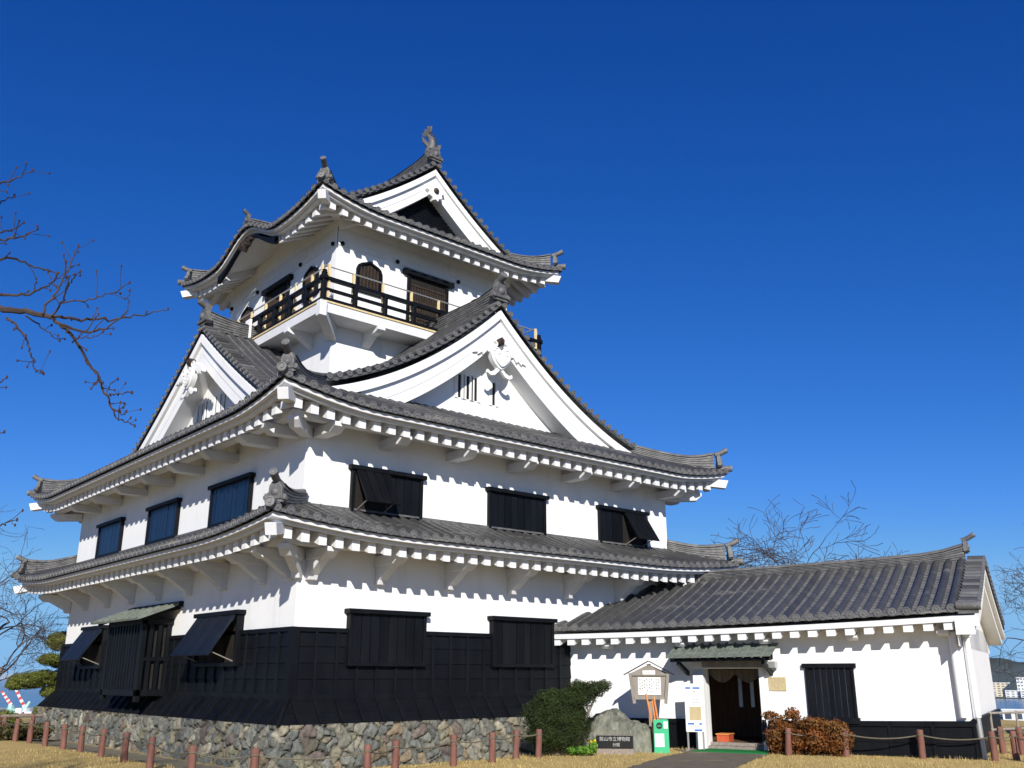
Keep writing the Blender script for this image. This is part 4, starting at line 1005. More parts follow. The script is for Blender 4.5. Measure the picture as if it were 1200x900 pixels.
# mat, box, wall notice
m=MB(); m.add([wp(3.62,-.95,GZ+.03),wp(5.35,-.95,GZ+.03),wp(5.2,-.14,GZ+.03),wp(3.72,-.14,GZ+.03)],np.array([[3,2,1,0]]))
m2=MB(); P=[wp(3.62,-.95,0),wp(5.35,-.95,0),wp(5.2,-.14,0),wp(3.72,-.14,0)]
m2.hexa(np.array([p+Zv*(GZ+.002) for p in P]+[p+Zv*(GZ+.03) for p in P])); m2.build('door_mat',M['mat_green'],label='green turf mat lying on the ground before the doorway',category='mat')
bxP=wp(3.94,.50,GZ+.142); bt=thing('wooden_box',bxP,'orange lacquered box standing inside the dark doorway','box')
m=MB(); m.obox(bxP,dA,nB,Zv,(-.14,.16),(-.2,.2),(.0,.17)); m.build('box_body',M['redwood'],bt,bevel=.01); m=MB(); m.obox(bxP,dA,nB,Zv,(-.16,.18),(-.22,.22),(.173,.20)); m.build('lid',M['orange'],bt,bevel=.008)
m=MB(); wbox(m,(5.25,5.66),(-.025,-.003),(-.34,-.03)); wn_=m.build('wall_notice',M['tanboard'],label='pale yellow wooden notice fixed to the white wall right of the doorway',category='notice',bevel=.004)
m=MB(); scribble(m,wp(5.25,-.0265,-.34),dA,Zv,-nB,(.04,.38),(.03,.29),8,21,w=.02); m.build('lettering',M['oldwood'],wn_)

# ================================================================ GROUND
def gz(x,y):
    dx=max(-.5-x,0,x-5.6); dy=max(-.5-y,0,y-16.2); d=math.hypot(dx,dy); t=min(1,max(0,(d-.25)/2.0)); return GZ-.155*(1-t*t*(3-2*t))
def disc_sheet(name,mt,z,outline,**t):
    m=MB(); P=np.array([(x,y,z) for x,y in outline]); m.add(P,[np.arange(len(P))]); return m.build(name,mt,kind='structure',smooth=False,**t)
# plateau, slope, coastal plain: one polar sheet
m=MB(); na=300
rad=np.array(list(np.linspace(0,24,90))+[26,28,30,33,37,42,50,60,75,95,120,150,190,240,320,430,560,700,850,1000,1120,1180,1200,1500])
ang=np.linspace(0,2*np.pi,na+1); cx_,cy_=4.,4.
G=np.zeros((len(rad),na+1,3)); TT=np.zeros((len(rad),na+1))
for i,r_ in enumerate(rad):
    for j,a in enumerate(ang):
        x=cx_+r_*math.cos(a); y=cy_+r_*math.sin(a)
        t=np.clip((r_-27)/230,0,1); z=GZ-45*(t*t*(3-2*t))**.75
        if r_>30: z+=1.5*t*mnoise.noise(Vector((x*.03,y*.03,0)))*min(6,(r_-30)*.05)
        if r_>1150: z=-60
        if r_<25:
            z+=gz(x,y)-GZ; TT[i,j]=max(min(1,max(0,1.25-abs(x+1.3)/.95)) if -2.6<y<19 else 0, 1-max(0,(-.5-y))/.8 if -1<x<5.6 and y<0 else 0)
        G[i,j]=(x,y,z)
m.grid(G,TT.ravel())
land=m.build('ground',M['lawn'],kind='structure',angle=80)
land.data.materials.append(M['land'])
pc=np.array([p.center[:2] for p in land.data.polygons]); dist=np.hypot(pc[:,0]-cx_*S,pc[:,1]-cy_*S)
land.data.polygons.foreach_set('material_index',(dist>29*S).astype(np.int32))
m=MB(); m.add([(-40000,-40000,-47.5),(40000,-40000,-47.5),(40000,40000,-47.5),(-40000,40000,-47.5)],np.array([[0,1,2,3]])); m.build('sea',M['sea'],kind='structure')
# gravel strip round the base and dark path to the door, each 4 mm up
def strip(name,mt,pts,z):
    m=MB(); m.add([(x,y,z) for x,y in pts],[np.arange(len(pts))]); m.build(name,mt,kind='structure',smooth=False)
rp=random.Random(2); L1=[wp(3.0,-.55,0),hit(803,882),hit(785,885.5),hit(765,890.5),hit(742,898),hit(700,915),hit(650,945)]; L2=[hit(800,945),hit(845,907),hit(866,898),hit(885,890.5),hit(898,886),hit(906,883),wp(5.4,-.10,0),wp(3.0,-.10,0)]
def dens(Ls):
    o=[]
    for a,b in zip(Ls[:-1],Ls[1:]):
        k=max(1,int(np.linalg.norm(b-a)/.12))
        for i in range(k):
            p=a+(b-a)*i/k; o.append((p[0]+rp.uniform(-.05,.05),p[1]+rp.uniform(-.05,.05)))
    o.append((Ls[-1][0],Ls[-1][1])); return o
strip('path',M['path'],dens(L1)+dens(L2),GZ+.008)
m=MB(); a_=np.linspace(0,2*np.pi,60)[:-1]; m.add(np.stack([-5+7.2*np.cos(a_)*(1+.03*np.sin(5*a_)),-12+7.2*np.sin(a_)*(1+.03*np.sin(7*a_)),np.full(59,GZ+.004)],1),[np.arange(59)]); m.build('bounce_damper_ground',M['path'],kind='structure',smooth=False)  # unseen dark ground added to cut lawn bounce onto the eaves
# grass blades where the lawn meets the view
CAMP=A(-9.9164,-18.5112,0)
def grass():
    r=np.random.default_rng(11); N=90000
    az=r.uniform(R(18),R(82),N); dd=12.5+ r.random(N)**1.3*14
    x=CAMP[0]+dd*np.cos(az); y=CAMP[1]+dd*np.sin(az)
    ok=~((x>-2.0)&(y>-.9)&(x<5.3)) & ~((x>-.5)&(y>-.5))
    P0=np.stack([x,y],1)-oW[:2]; a=P0@dA[:2]; b=P0@nB[:2]
    ok&=~((b>-.12)&(a>-1)&(a<LW+.2))
    cs=[(hit(851,882.5),.95),(hit(844,885.5),1.0),(hit(825,890.5),1.1),(hit(804,898),1.15),(hit(772,911),1.3),(hit(725,945),1.5)]; cs=[((c_-oW)@dA,-((c_-oW)@nB),w_) for c_,w_ in cs]
    bb_=[c_[1] for c_ in cs]; cen=np.interp(-b,bb_,[c_[0] for c_ in cs]); hw=np.interp(-b,bb_,[c_[2] for c_ in cs])*1.0
    pth=(np.abs(a-cen)<hw-.1*r.random(N)); ok&=~pth
    x,y=x[ok],y[ok]; n=len(x); h=r.uniform(.018,.055,n); w=r.uniform(.004,.009,n); t=r.uniform(0,2*np.pi,n); h=h*np.array([1+2.2*max(0,mnoise.noise(Vector((a_*1.7,b_*1.7,3.)))) for a_,b_ in zip(x,y)]); ln=r.uniform(0,.05,n); l2=r.uniform(0,2*np.pi,n)
    B=np.stack([x,y,np.array([gz(a_,b_) for a_,b_ in zip(x,y)])-.004],1); s_=np.stack([np.cos(t)*w,np.sin(t)*w,0*w],1)
    V=np.stack([B-s_,B+s_,B+np.stack([np.cos(l2)*ln,np.sin(l2)*ln,h],1)],1).reshape(-1,3)
    m=MB(); m.add(V,np.arange(3*n).reshape(-1,3),np.repeat(r.random(n),3)); m.build('grass',M['grassblade'],kind='stuff',smooth=False,label='dry tan winter grass on the lawn',category='grass')
grass()

# ================================================================ FENCE POSTS AND ROPE
def post_mesh():
    m=MB(); n=14; a=np.arange(n+1)*2*np.pi/n; G=[]
    for z,rr in ((-.1,.068),(0,.068),(.1,.070),(.22,.066),(.34,.069),(.46,.066),(.55,.066),(.575,.060),(.58,.0)):
        G.append([(rr*math.cos(t)*(1+.07*math.sin(3*t+z*14)),rr*math.sin(t)*(1+.07*math.sin(2*t-z*11)),z) for t in a])
    m.grid(np.array(G)); return m
left=[(-2.45,12.6),(-2.47,10.9),(-2.44,9.3),(-2.42,7.6),(-2.42,6.05),(-2.43,4.55),(-2.52,2.75),(-2.62,.95),(-2.72,-.95),(-2.75,-2.75)]
left=[hz for hz in left]
front=[(1.85,-3.35),(2.85,-3.25),(3.75,-2.95),(4.30,-3.0)]
def along(u,dist,z):   # point on the bearing of picture column u
    f=1095.156; yaw=R(49.094); a=yaw-math.atan((u-600)/f*math.cos(R(17.334))); return A(CAMP[0]+dist*math.cos(a),CAMP[1]+dist*math.sin(a),z)
lp=[hit(*q) for q in ((-14,862),(2,864.5),(17.5,868),(34,870),(52.5,873),(74,877),(94,880),(118,886),(145,893),(175,902))]+[A(-3.05,-2.55,GZ),A(-2.55,-3.75,GZ)]
fp=[A(-2.55,-3.75,GZ),A(-.75,-4.25,GZ)]+[hit(*q) for q in ((462.8,908),(531.6,898),(577,893.6),(604.5,889),(631,887.5))]
rpst=[hit(924.5,885.5),hit(992,887),hit(1081.7,889),hit(1166.7,892)]
rp2=[hit(1191.7,891),hit(1226,896)]; rb=[hit(1176,883.5),hit(1199,884.5)]
allp=[]; 
def ordn(i): return ['first','second','third','fourth','fifth','sixth','seventh','eighth','ninth','tenth','eleventh','twelfth'][i]
proto=thing('fence_post',lp[0],'red-brown round post, furthest left beside the lawn edge','post','red-brown rope fence posts'); pm=post_mesh().build('post_shaft',M['post'],proto,local=True)
pk=MB(); pk.lathe([(.074,-.012),(.080,0),(.074,.012)],(0,0,.47),Zv,12); pk.tube([(.074,0,.47),(.10,.01,.44),(.105,.0,.40)],.010,5); pk.build('rope_ring',M['rope'],proto,local=True)
def place(P,label,first=False,rz=0):
    o=proto if first else copy_tree(proto)
    P=A(P[0],P[1],gz(P[0],P[1])); o.location=W3(P); o.rotation_euler=(R(rp.uniform(-2.5,2.5)),R(rp.uniform(-2.5,2.5)),rp.uniform(0,6)); o['label']=label
vis=[1,2,3,4,5,6,7,8,9]
for i,P in enumerate(lp):
    place(P,f'red-brown post along the keep\'s shaded side, {ordn(i)} from the far left',first=(i==0))
for i,P in enumerate(fp[1:]):
    place(P,f'red-brown post before the keep\'s sunlit base, {ordn(i)} right of the near corner')
for i,(P,l) in enumerate(zip(rpst,('red-brown post at the left edge of the rusty red bush','red-brown post at the right edge of the rusty red bush','red-brown post before the black wainscot of the entrance wing, alone','red-brown post just right of the wing\'s end corner, nearer of a close pair'))): place(P,l)
for P,l in zip(rp2+rb,('red-brown post at the photo\'s right edge, in front','red-brown post just outside the right edge of the lawn','slim red-brown post behind the pair right of the wing\'s corner','red-brown post at the far right edge, behind the front one')): place(P,l)
def rope(pts,label):
    m=MB()
    for a,b in zip(pts[:-1],pts[1:]):
        L=np.linalg.norm(b-a); t=np.linspace(0,1,13); P=a+(b-a)*t[:,None]+Zv*(.47-.055*min(1.6,L)*(4*t*(1-t)))[:,None]; m.tube(P,.014,6,False)
    m.build('rope',M['rope'],label=label,category='rope',group='ropes of the post fence')
rope(lp,'sagging grey rope strung between posts along the keep\'s shaded side'); rope(fp,'sagging rope strung between posts before the sunlit stone base'); rope(rpst+rp2,'sagging rope strung between posts before the entrance wing')

# ================================================================ PLANTS
def leaves(m,ells,N,size,seed,shell=.5,asp=.45,flat=0,clump=0):
    r=np.random.default_rng(seed); vol=np.array([e[1][0]*e[1][1]*e[1][2] for e in ells])**.67; k=r.choice(len(ells),N,p=vol/vol.sum())
    v=r.normal(size=(N,3)); v/=np.linalg.norm(v,axis=1)[:,None]
    rad=(shell+(1-shell)*r.random(N))**.6
    C=np.array([e[0] for e in ells])[k]; Rd=np.array([e[1] for e in ells])[k]
    ns=np.array([mnoise.noise(Vector(tuple(q*2.6))+Vector((float(kk)*3.1,seed,0))) for q,kk in zip(v,k)]) if clump else np.zeros(N)
    P=C+v*Rd*(rad*(1+clump*ns))[:,None]
    nrm=v+r.normal(size=(N,3))*.55; nrm/=np.linalg.norm(nrm,axis=1)[:,None]
    t=np.cross(nrm,r.normal(size=(N,3))); t/=np.linalg.norm(t,axis=1)[:,None]; b=np.cross(nrm,t)
    s_=size*r.uniform(.6,1.35,N)[:,None]
    V=np.stack([P-t*s_,P-b*s_*asp+nrm*s_*.15,P+t*s_,P+b*s_*asp+nrm*s_*.15],1).reshape(-1,3)
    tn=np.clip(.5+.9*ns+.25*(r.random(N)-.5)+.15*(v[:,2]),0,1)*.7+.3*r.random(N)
    m.add(V,np.arange(4*N).reshape(-1,4),np.repeat(np.clip(tn,0,1),4))
# dark conical yew leaning to the right
yb=hit(654,887)+A(.756,.655,0)*.5; yw=thing('yew_bush',yb,'dense dark green clipped bush leaning right beside the boulder','bush')
sd=side; e=[]
for sx,sz,rx,rz in ((-.25,.45,.55,.42),(.15,.40,.55,.40),(-.40,.80,.50,.40),(0,.85,.60,.45),(.30,.75,.45,.36),(-.15,1.10,.48,.33),(.25,1.15,.46,.30),(.55,1.28,.36,.26),(.80,1.40,.30,.19),(1.0,1.47,.20,.13),(.45,1.42,.32,.18)):
    e.append((yb+sd*sx+Zv*sz,A(rx,rx*.9,rz)))
m=MB(); leaves(m,e,60000,.024,21,.3,.32,clump=.32); m.build('foliage',M['yew'],yw,smooth=False)
m=MB(); m.tube([yb+sd*.35-Zv*.05,yb+sd*.30+Zv*.3,yb+Zv*.7+sd*.2],[.09,.07,.05],8); m.tube([yb+sd*.3+Zv*.2,yb+sd*.55+Zv*.7,yb+sd*.85+Zv*1.3],[.06,.045,.015],6); m.tube([yb-sd*.05,yb-sd*.1+Zv*.6],[.07,.04],6); m.build('stem',M['bark'],yw)
# rusty azalea
ab=wp(6.15,-.62,GZ); az_=thing('azalea_bush',ab,'rusty red-brown azalea bush against the wing below its black window','bush')
e=[]
for a,b,z,rx,rz in ((-.62,0,.30,.36,.32),(-.2,.05,.34,.42,.38),(.25,0,.36,.44,.36),(.68,.02,.34,.40,.36),(-.55,0,.62,.26,.22),(-.75,-.05,.82,.20,.11),(-.25,0,.84,.22,.16),(.15,0,.66,.40,.16),(.62,0,.62,.36,.13)):
    e.append((ab+dA*a+nB*b+Zv*z,A(rx,rx*.8,rz)))
m=MB(); leaves(m,e,9000,.035,31,.25,.5,clump=.30); m.build('foliage',M['azalea'],az_,smooth=False)
m=MB()
for i in range(14):
    a=rp.uniform(-.5,.5); t=ab+dA*(a*1.5)+nB*rp.uniform(-.15,.15)+Zv*rp.uniform(.5,.85); m.tube([ab+dA*a*.8-Zv*.02,(ab+dA*a+t)/2,t],[.016,.012,.005],5)
m.build('stem',M['twig'],az_)
# small herb with yellow flowers
hb=hit(681,886); h_=thing('leafy_plant',hb,'small bright green plant with yellow flowers at the foot of the boulder','plant')
m=MB(); leaves(m,[(hb+sd*x+Zv*.12,A(.13,.12,.09)) for x in (-.20,-.02,.12)],600,.04,41,.3,.6); leaves(m,[(hb+sd*.27+Zv*.2,A(.09,.08,.15))],180,.04,42,.3,.6); m.build('foliage',M['herb'],h_,smooth=False)
m=MB(); leaves(m,[(hb+sd*.27+Zv*.28,A(.08,.07,.06))],40,.03,43,.3,.8); m.build('flowers',M['flower'],h_,smooth=False)
# clipped cloud pine at the far left corner
pb=along(74,37.0,GZ); pn=thing('cloud_pine',pb,'clipped cloud pine with layered pads behind the keep\'s left corner','tree')
sp=A(.756*-1,.655*-1,0)*-1; lt=A(math.sin(R(76)),-math.cos(R(76)),0)
e=[]
for u,z,rx,rz,dv in ((70,1.15,.60,.36,37.2),(57,.52,.44,.20,36.6),(66,.45,.30,.22,37.2),(36,-.16,.72,.27,36.8),(52,-.04,.48,.24,36.9),(20,-.30,.34,.16,36.6),(73,-.25,.40,.50,37.1),(60,-.52,.30,.20,36.9),(64,-1.15,.55,.30,36.7),(84,.55,.5,.4,37.6)):
    e.append((along(u,dv,z),A(rx,rx*.8,rz)))
pb2=along(76,37.0,GZ)
m=MB(); leaves(m,e,30000,.05,51,.4,.25,clump=.14); m.build('foliage',M['pine'],pn,smooth=False)
m=MB(); m.tube([pb+lt*.3-Zv*.1,pb+lt*.2+Zv*.8,pb+lt*.05+Zv*1.5,pb+lt*.35+Zv*2.3,pb+lt*.25+Zv*3.2,pb+lt*.05+Zv*3.9],[.17,.15,.13,.12,.09,.05],10)
for sx,z0_,z1_ in ((-1.1,1.3,1.75),(-.6,2.4,2.85),(.4,1.2,1.6),(-.2,1.0,1.3)): m.tube([pb+lt*.15+Zv*z0_,pb+lt*(sx*.5)+Zv*(z0_+z1_)/2,pb+lt*sx+Zv*z1_],[.08,.06,.03],7)
m.build('trunk',M['pinebark'],pn)
# round hedge by the sea edge, log rail
hb=along(6,36.0,GZ); hd=thing('round_hedge',hb,'low rounded olive hedge at the lawn edge above the sea','hedge')
m=MB(); q=A(math.sin(R(76)),-math.cos(R(76)),0)
leaves(m,[(hb+q*x+Zv*.25,A(.6,.5,.38)) for x in (-1.4,-.7,.1)],7000,.045,61,.5,.5,clump=.12); m.build('foliage',M['pine'],hd,smooth=False)
m=MB(); m.tube([hb-Zv*.1,hb+Zv*.3],[.06,.04],6); m.build('stem',M['bark'],hd)
fnc=along(8,33,GZ); fl=thing('log_railing',fnc,'brown log railing at the lawn edge left of the stone base','railing'); 
a_=fnc-q*3.0; b_=fnc+q*1.15
m=MB(); m.tube([a_+Zv*.53,b_+Zv*.54],.05,10); m.build('rail',M['bark'],fl); m=MB(); m.tube([a_+Zv*.27,b_+Zv*.27],.04,10); m.build('rail',M['bark'],fl)
for i in range(5):
    P=a_+(b_-a_)*(i+.3)/4.6; m=MB(); m.tube([P-Zv*.05,P+Zv*.58],.06,10); m.build('post',M['post'],fl)
lw=along(25,30,GZ); m=MB(); leaves(m,[(along(u,30.5+i*.3,GZ+.16),A(.75,.5,.24)) for i,u in enumerate((-10,5,20,33,44))],5000,.05,63,.3,.5,clump=.2); m.build('ground_cover',leafmat('brown low shrubs',(.10,.075,.03),(.06,.07,.02)),kind='stuff',smooth=False,label='low brown shrubs along the log railing',category='shrubs')

# ---- bare trees
def limb(r,P,d,L,rad,depth,segs,out,droop=0.0,spread=.8,minr=.004,gn=.18):
    pts=[P.copy()]; d=d/np.linalg.norm(d); n=max(3,int(4+depth)); 
    for i in range(n):
        d=d+r.normal(size=3)*gn+A(0,0,droop); d/=np.linalg.norm(d); P=P+d*L/n; pts.append(P.copy())
    rs=np.linspace(rad,max(minr,rad*.55),len(pts)); out.append((pts,rs,depth))
    if depth<=0: return
    k=int(r.integers(3,6)) 
    for c in range(k):
        t=r.uniform(.3,1.0) if c else 1.0; i=min(len(pts)-1,int(t*(len(pts)-1)))
        v=r.normal(size=3); v-=d*(v@d); v/=np.linalg.norm(v); nd=d*(1-.25*spread)+v*spread*r.uniform(.5,1.1)
        limb(r,pts[i],nd,L*r.uniform(.55,.8),rs[i]*r.uniform(.5,.72),depth-1,segs,out,droop,spread,minr,gn)
def bare_tree(P,H,seed,label,lean=(0,0,1),rad=.14,depth=4,trunk=.32,droop=.0,spread=.8,minr=.006,group='leafless trees',wid=1.0):
    r=np.random.default_rng(seed); o=thing('bare_tree',P,label,'tree',group); out=[]
    limb(r,np.asarray(P,float)-Zv*.2,A(*lean),H*trunk,rad,depth,6,out,droop,spread,minr)
    k=H/(max(p_[2] for q_ in out for p_ in q_[0])-P[2]); out=[([np.asarray(P)+(p_-np.asarray(P))*A(wid,wid,1)*k for p_ in a_],b_,c_) for a_,b_,c_ in out]
    m=MB(); b=MB()
    for pts,rs,dp in out:
        (m if dp>=depth-1 else b).tube(pts,rs,8 if dp>=depth-1 else (5 if dp>=2 else 4),False,r.random())
    m.build('trunk',M['bark'],o); b.build('branches',M['twig'],o)
    return o
bare_tree(along(945,46,GZ-2),12.6,57,'spreading leafless tree rising in the middle behind the wing roof',depth=5,rad=.19,spread=.8,minr=.014,trunk=.30,wid=1.25)
bare_tree(along(860,48,GZ-2),10.9,87,"thin leafless tree just right of the keep's lower roof tip",depth=5,rad=.12,spread=.7,minr=.013,trunk=.36)
bare_tree(along(1015,50,GZ-2.5),10.4,75,'lower leafless tree behind the wing roof, right of the spreading one',depth=5,rad=.15,spread=.8,minr=.013,trunk=.36)
bare_tree(along(1240,31,GZ),6.2,150,"dense leafless tree at the right edge beyond the wing's gable end",lean=(-.10,.10,1),depth=5,rad=.16,spread=.95,minr=.006,trunk=.30,droop=-.02)
bare_tree(along(-75,36,GZ),7.4,74,'leafless tree at the left edge between the lawn and the sea',lean=(.25,-.06,1),depth=5,rad=.17,spread=.95,minr=.006,trunk=.34)
# near cherry tree: trunk stands outside the frame, one limb reaches in
def at(u,v,dist):
    f=1095.156; yaw=R(49.094); p_=R(17.334)
    F=A(math.cos(yaw)*math.cos(p_),math.sin(yaw)*math.cos(p_),math.sin(p_)); Rr=A(math.sin(yaw),-math.cos(yaw),0); U=np.cross(Rr,F)
    d=F+Rr*(u-600)/f+U*(450-v)/f; return CAMP+d/np.linalg.norm(d)*dist
def cherry():
    r=np.random.default_rng(4); base=A(-12.3,-10.6,GZ)
    o=thing('cherry_tree',base,'near leafless cherry tree whose budded limb reaches in from the left edge','tree')
    t=MB(); b=MB(); bd=MB()
    fork=base+Zv*2.4
    t.tube([base-Zv*.1,base+Zv*.9+A(.08,0,0),fork],[.26,.20,.17],12)
    st=at(-90,338,7.7); t.tube([fork,(fork+st)/2+Zv*.35,st],[.12,.07,.04],8)
    for d_,h in (((-.5,-.5,1.4),4.2),((-.9,-.5,1.2),3.2),((-.9,.1,1.5),4.0)):
        out=[]; limb(r,fork,A(*d_),h*1.1,.13,4,6,out,0,.6,.005)
        for pts,rs,dp in out: (t if dp>=3 else b).tube(pts,rs,6 if dp>=3 else 4,False)
    def bud(p,k=1.0): bd.blob(p,A(.007,.007,.012)*k,6,4)
    def br(px,r0,r1,d0,d1,tw=True,m=b):
        px=np.array(px,float); n=len(px); ts=np.linspace(0,1,n); tt=np.linspace(0,1,n*5)
        us=np.interp(tt,ts,px[:,0]); vs=np.interp(tt,ts,px[:,1]); ds=np.interp(tt,[0,1],[d0,d1])
        P=np.array([at(a,c_,e_) for a,c_,e_ in zip(us,vs,ds)])+np.r_[[[0,0,0]],r.normal(size=(len(tt)-2,3))*.006,[[0,0,0]]]
        rs=np.linspace(r0,r1,len(tt)); m.tube(P,rs,6,False); bud(P[-1],1.2)
        if tw:
            for i in range(4,len(P)-1,2):
                if r.random()<.55:
                    d=P[i+1]-P[i]; d/=np.linalg.norm(d); v=r.normal(size=3); v-=d*(v@d); v/=np.linalg.norm(v); Lx=r.uniform(.03,.16)
                    e_=P[i]+(d*.6+v*.8+Zv*.25)*Lx; b.tube([P[i],(P[i]+e_)/2+r.normal(size=3)*.006,e_],[rs[i]*.55,rs[i]*.45,.003],4,False); bud(e_)
                    if r.random()<.2: bud(P[i]+v*rs[i])
    br([(-95,338),(-40,352),(0,362),(30,365),(60,372)],.029,.016,7.7,7.3,False)
    br([(60,372),(80,388),(108,430),(124,462),(135,488),(158,499)],.014,.0035,7.3,7.1)
    br([(55,371),(95,374),(135,374),(170,369),(197,362)],.012,.003,7.3,7.6)
    br([(70,380),(100,390),(125,385),(150,365),(152,340)],.010,.003,7.2,7.2)
    br([(50,368),(68,340),(82,310),(92,288)],.009,.003,7.3,7.5)
    br([(60,372),(75,350),(82,330),(94,318)],.008,.003,7.3,7.0)
    br([(72,355),(105,350),(130,345),(152,331)],.006,.003,7.3,7.2)
    br([(-30,350),(0,345),(30,346),(60,333),(66,322)],.012,.004,7.6,7.4)
    br([(-60,320),(-20,308),(20,303),(40,313),(68,320)],.012,.004,7.8,7.6)
    br([(-60,300),(-15,283),(20,280),(44,268)],.012,.003,7.9,7.7)
    br([(-50,285),(0,272),(14,270),(28,261)],.008,.003,8.0,7.9)
    br([(-60,232),(-10,218),(15,212),(39,199)],.010,.003,8.0,7.9)
    br([(-50,245),(0,238),(17,229)],.008,.003,8.1,8.0)
    br([(8,372),(20,382),(32,400),(38,420),(42,434),(50,436)],.009,.003,7.5,7.4)
    br([(30,370),(55,388),(70,399)],.006,.003,7.4,7.4)
    br([(60,420),(90,408),(108,398),(121,388)],.005,.003,7.2,7.2,True) if False else br([(85,402),(95,395),(108,395),(121,388)],.005,.003,7.2,7.1)
    br([(-40,465),(-5,452),(8,442)],.010,.003,7.6,7.5)
    br([(-50,520),(-10,508),(5,506)],.009,.003,7.6,7.5)
    br([(-60,622),(0,614),(20,609)],.009,.003,7.5,7.4)
    br([(110,435),(118,447),(110,450)],.004,.003,7.2,7.1); br([(124,462),(138,462),(155,460)],.005,.003,7.1,7.0); br([(131,478),(145,486),(148,482)],.004,.003,7.1,7.1)
    br([(124,462),(130,449),(138,444)],.004,.003,7.1,7.1)
    t.build('trunk',M['bark'],o); b.build('branches',M['twig'],o); bd.build('buds',mat('reddish buds',(.06,.032,.028),.7,.2),o,kind='stuff')
cherry()

# ================================================================ FAR SHORE
def hills(name,mt,az0,az1,d0,d1,hf,n=80,seed=0):
    m=MB(); ks=[0,.15,.35,.55,.75,1]; G=[]
    for k in ks:
        row=[]
        for a in np.linspace(R(az0),R(az1),n):
            d=d0+(d1-d0)*k; x=CAMP[0]+d*math.cos(a); y=CAMP[1]+d*math.sin(a)
            z=-49+(hf(math.degrees(a))+49)*math.sin(k*math.pi/2)**1.0*(1+.15*mnoise.noise(Vector((x*.004,y*.004,seed))))
            row.append((x,y,z))
        G.append(row)
    G.append([(p[0]*1.2,p[1]*1.2,-49) for p in G[-1]])
    m.grid(np.array(G)); return m.build(name,mt,kind='structure',angle=80)
hills('hills',M['hill'],8,30,2900,4200,lambda a:66+9*math.sin(a*1.1)+4*math.sin(a*4.3),seed=1)
hills('far_shore',M['farshore'],60,88,15500,17000,lambda a:16+6*math.sin(a*3),seed=2)
def town_block(u,dist,w,h,dep,mt,label,base=-46,floors=4,nm='town_building',roofc=None):
    P=along(u,dist,base); a=math.atan2(P[1]-CAMP[1],P[0]-CAMP[0]); ex=A(math.sin(a),-math.cos(a),0); ey=A(math.cos(a),math.sin(a),0)
    o=thing(nm,P,label,'building','buildings across the water'); m=MB(); m.obox(P,ex,ey,Zv,(-w/2,w/2),(0,dep),(-3,h)); wl_=m.build('wall',mt,o)
    m=MB(); 
    for f in range(floors):
        z0_=h*(f+.35)/floors; 
        for i in range(max(3,int(w/9))):
            k=max(3,int(w/9)); x0_=-w/2+w*(i+.2)/k; m=MB(); m.obox(P,ex,ey,Zv,(x0_,x0_+w*.6/k),(-.15,.05),(z0_,z0_+h*.4/floors)); m.build('window',M['win'],o)
    m=MB(); m.obox(P,ex,ey,Zv,(-w/2-.6,w/2+.6),(-.6,dep+.6),(h,h+1.0)); m.build('roof',roofc or M['paper'],o)
M['win']=mat('far window glass',(.05,.07,.10),.15,.5)
M['cream']=mat('cream painted wall',(.62,.54,.38),.8,.2); M['whitewall']=mat('white painted wall',(.72,.72,.70),.8,.2); M['greywall']=mat('grey wall',(.36,.37,.38),.8,.2)
ST=M['cream'],M['whitewall'],M['greywall']
for u,dist,w,h,k,lb in ((1171,2500,38,30,0,'cream block of flats across the water, leftmost of the large ones'),(1196,2450,20,42,1,'tall slim white tower block across the water'),(1184,2440,30,14,1,'low white hall between the cream block and the white tower'),(1158,2480,22,12,2,'small grey building left of the cream block across the water'),(1205,2430,40,14,1,'long low white building right of the white tower'),(1150,2600,24,14,1,'pale building near the wing\'s end across the water'),(1216,2500,30,20,0,'cream building beyond the right edge across the water')):
    town_block(u,dist,w,h,24,ST[k],lb,floors=6 if h>25 else 3)
town_block(1192,1120,66,7,14,M['whitewall'],'long white two-storey building on the near shore below the lawn',floors=2,nm='shore_building'); town_block(1206,1110,58,13,10,M['whitewall'],'upper block of the long white shore building',floors=1,nm='shore_building')
# flat coast under the town
m=MB(); G=[[along(u,d,z) for u in np.linspace(1090,1330,12)] for d,z in ((2380,-48),(2390,-45.8),(2960,-45.5))]; m.grid(np.array(G)); m.build('coast',M['land'],kind='structure')
# port at the left: pier, two striped crane booms, pale jib cranes, red hull
m=MB(); G=[[along(u,d,z) for u in np.linspace(-90,80,8)] for d,z in ((1240,-48),(1242,-45),(1640,-45))]; m.grid(np.array(G)); m.build('pier',M['greywall'],kind='structure')
M['cranered']=mat('red crane paint',(.60,.06,.04),.5,.4); M['cranegreen']=mat('pale green crane paint',(.30,.52,.45),.5,.4)
def boom(u0,v0,u1,v1,dist,label):
    a=at(u0,v0,dist); b=at(u1,v1,dist); o=thing('harbour_crane',A(a[0],a[1],-46),label,'crane','cranes in the harbour')
    for nm_,mt,par in (('boom',M['whitewall'],0),('stripes',M['cranered'],1)):
        m=MB(); n=8
        for i in range(n):
            if i%2==par: m.tube([a+(b-a)*i/n,a+(b-a)*(i+1)/n],2.3-.1*i,6)
        m.build(nm_,mt,o)
    m=MB(); m.tube([A(a[0],a[1],-47),a],[5,3.5],6); m.box((a[0]-5,a[0]+5),(a[1]-5,a[1]+5),(-46,-39)); m.build('crane_base',M['cranegreen'],o)
boom(13,826,2,810,1380,'red and white striped crane boom in the harbour, left one')
boom(29,829,17,804.5,1380,'red and white striped crane boom in the harbour, right and taller one')
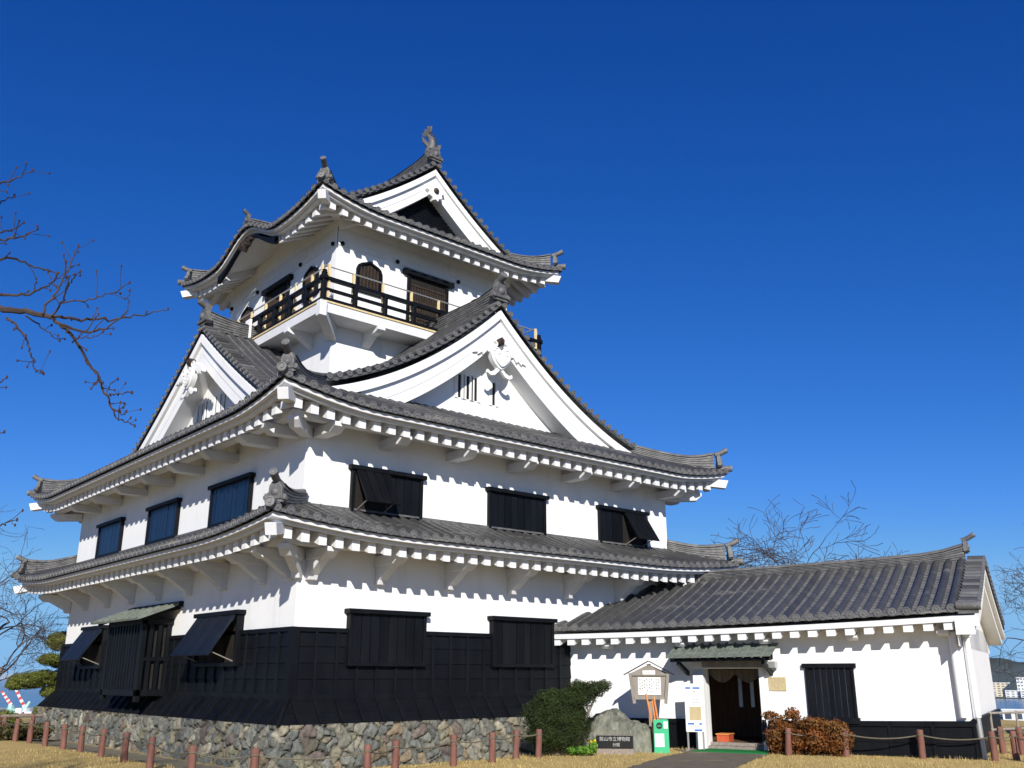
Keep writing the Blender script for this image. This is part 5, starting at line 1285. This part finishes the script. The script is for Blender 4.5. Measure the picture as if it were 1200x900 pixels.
for u,v,u2,v2,lb in ((30,830,35,822,'pale green jib crane at the foot of the taller striped boom'),(45,829,50,822.5,'white loading crane beside the stone base corner in the harbour')):
    a=at(u,v,1350); b=at(u2,v2,1350); o=thing('jib_crane',A(a[0],a[1],-46),lb,'crane','cranes in the harbour'); m=MB(); m.tube([a,b],[2.6,1.5],6); m.build('jib',M['cranegreen'],o); m=MB(); m.tube([A(a[0],a[1],-47),a],[4,3],6); m.build('mast',M['whitewall'],o)
a=along(35,1330,-46.5); ex=A(math.sin(R(75)),-math.cos(R(75)),0); o=thing('cargo_ship',a,'red and white hull moored in the harbour behind the log railing','ship')
m=MB(); m.obox(a,ex,A(ex[1]*-1,ex[0],0),Zv,(-12,10),(0,9),(-1,3)); m.prism([(10,-1),(10,3),(14,4),(12,-1)],a,ex,Zv,A(-ex[1],ex[0],0),1,8); m.build('hull',M['cranered'],o); m=MB(); m.obox(a,ex,A(-ex[1],ex[0],0),Zv,(-10,-4),(1,8),(3,9)); m.obox(a,ex,A(-ex[1],ex[0],0),Zv,(0,8),(1,8),(3,5)); m.build('cabin',M['whitewall'],o)
# metal guard rail beyond the wing's end
ga=along(1152,27,GZ); gb_=along(1240,29.5,GZ); o=thing('guard_rail',ga,'weathered grey guard rail beyond the wing\'s end above the harbour','railing')
for z in (.80,.42): m=MB(); m.tube([ga+Zv*z,gb_+Zv*z],.028,8); m.build('rail',M['oldwood'],o)
for t in (.02,.35,.68,.98): P=ga+(gb_-ga)*t; m=MB(); m.tube([P-Zv*.05,P+Zv*.84],.03,8); m.build('post',M['oldwood'],o)

# thin even sea haze round everything, its bottom below the water, its top just above the keep
m=MB(); m.box((-9000,9000),(-9000,19000),(-62,21)); hz=m.build('haze',None,kind='stuff',smooth=False,label='thin even sea haze over the harbour and hills',category='haze')
hm=bpy.data.materials.new('haze'); hm.use_nodes=True; n_=hm.node_tree; n_.nodes.clear()
v_=n_.nodes.new('ShaderNodeVolumePrincipled'); v_.inputs['Color'].default_value=(.74,.90,1,1); v_.inputs['Density'].default_value=4.5e-5
o_=n_.nodes.new('ShaderNodeOutputMaterial'); n_.links.new(v_.outputs[0],o_.inputs['Volume']); hz.data.materials.append(hm)
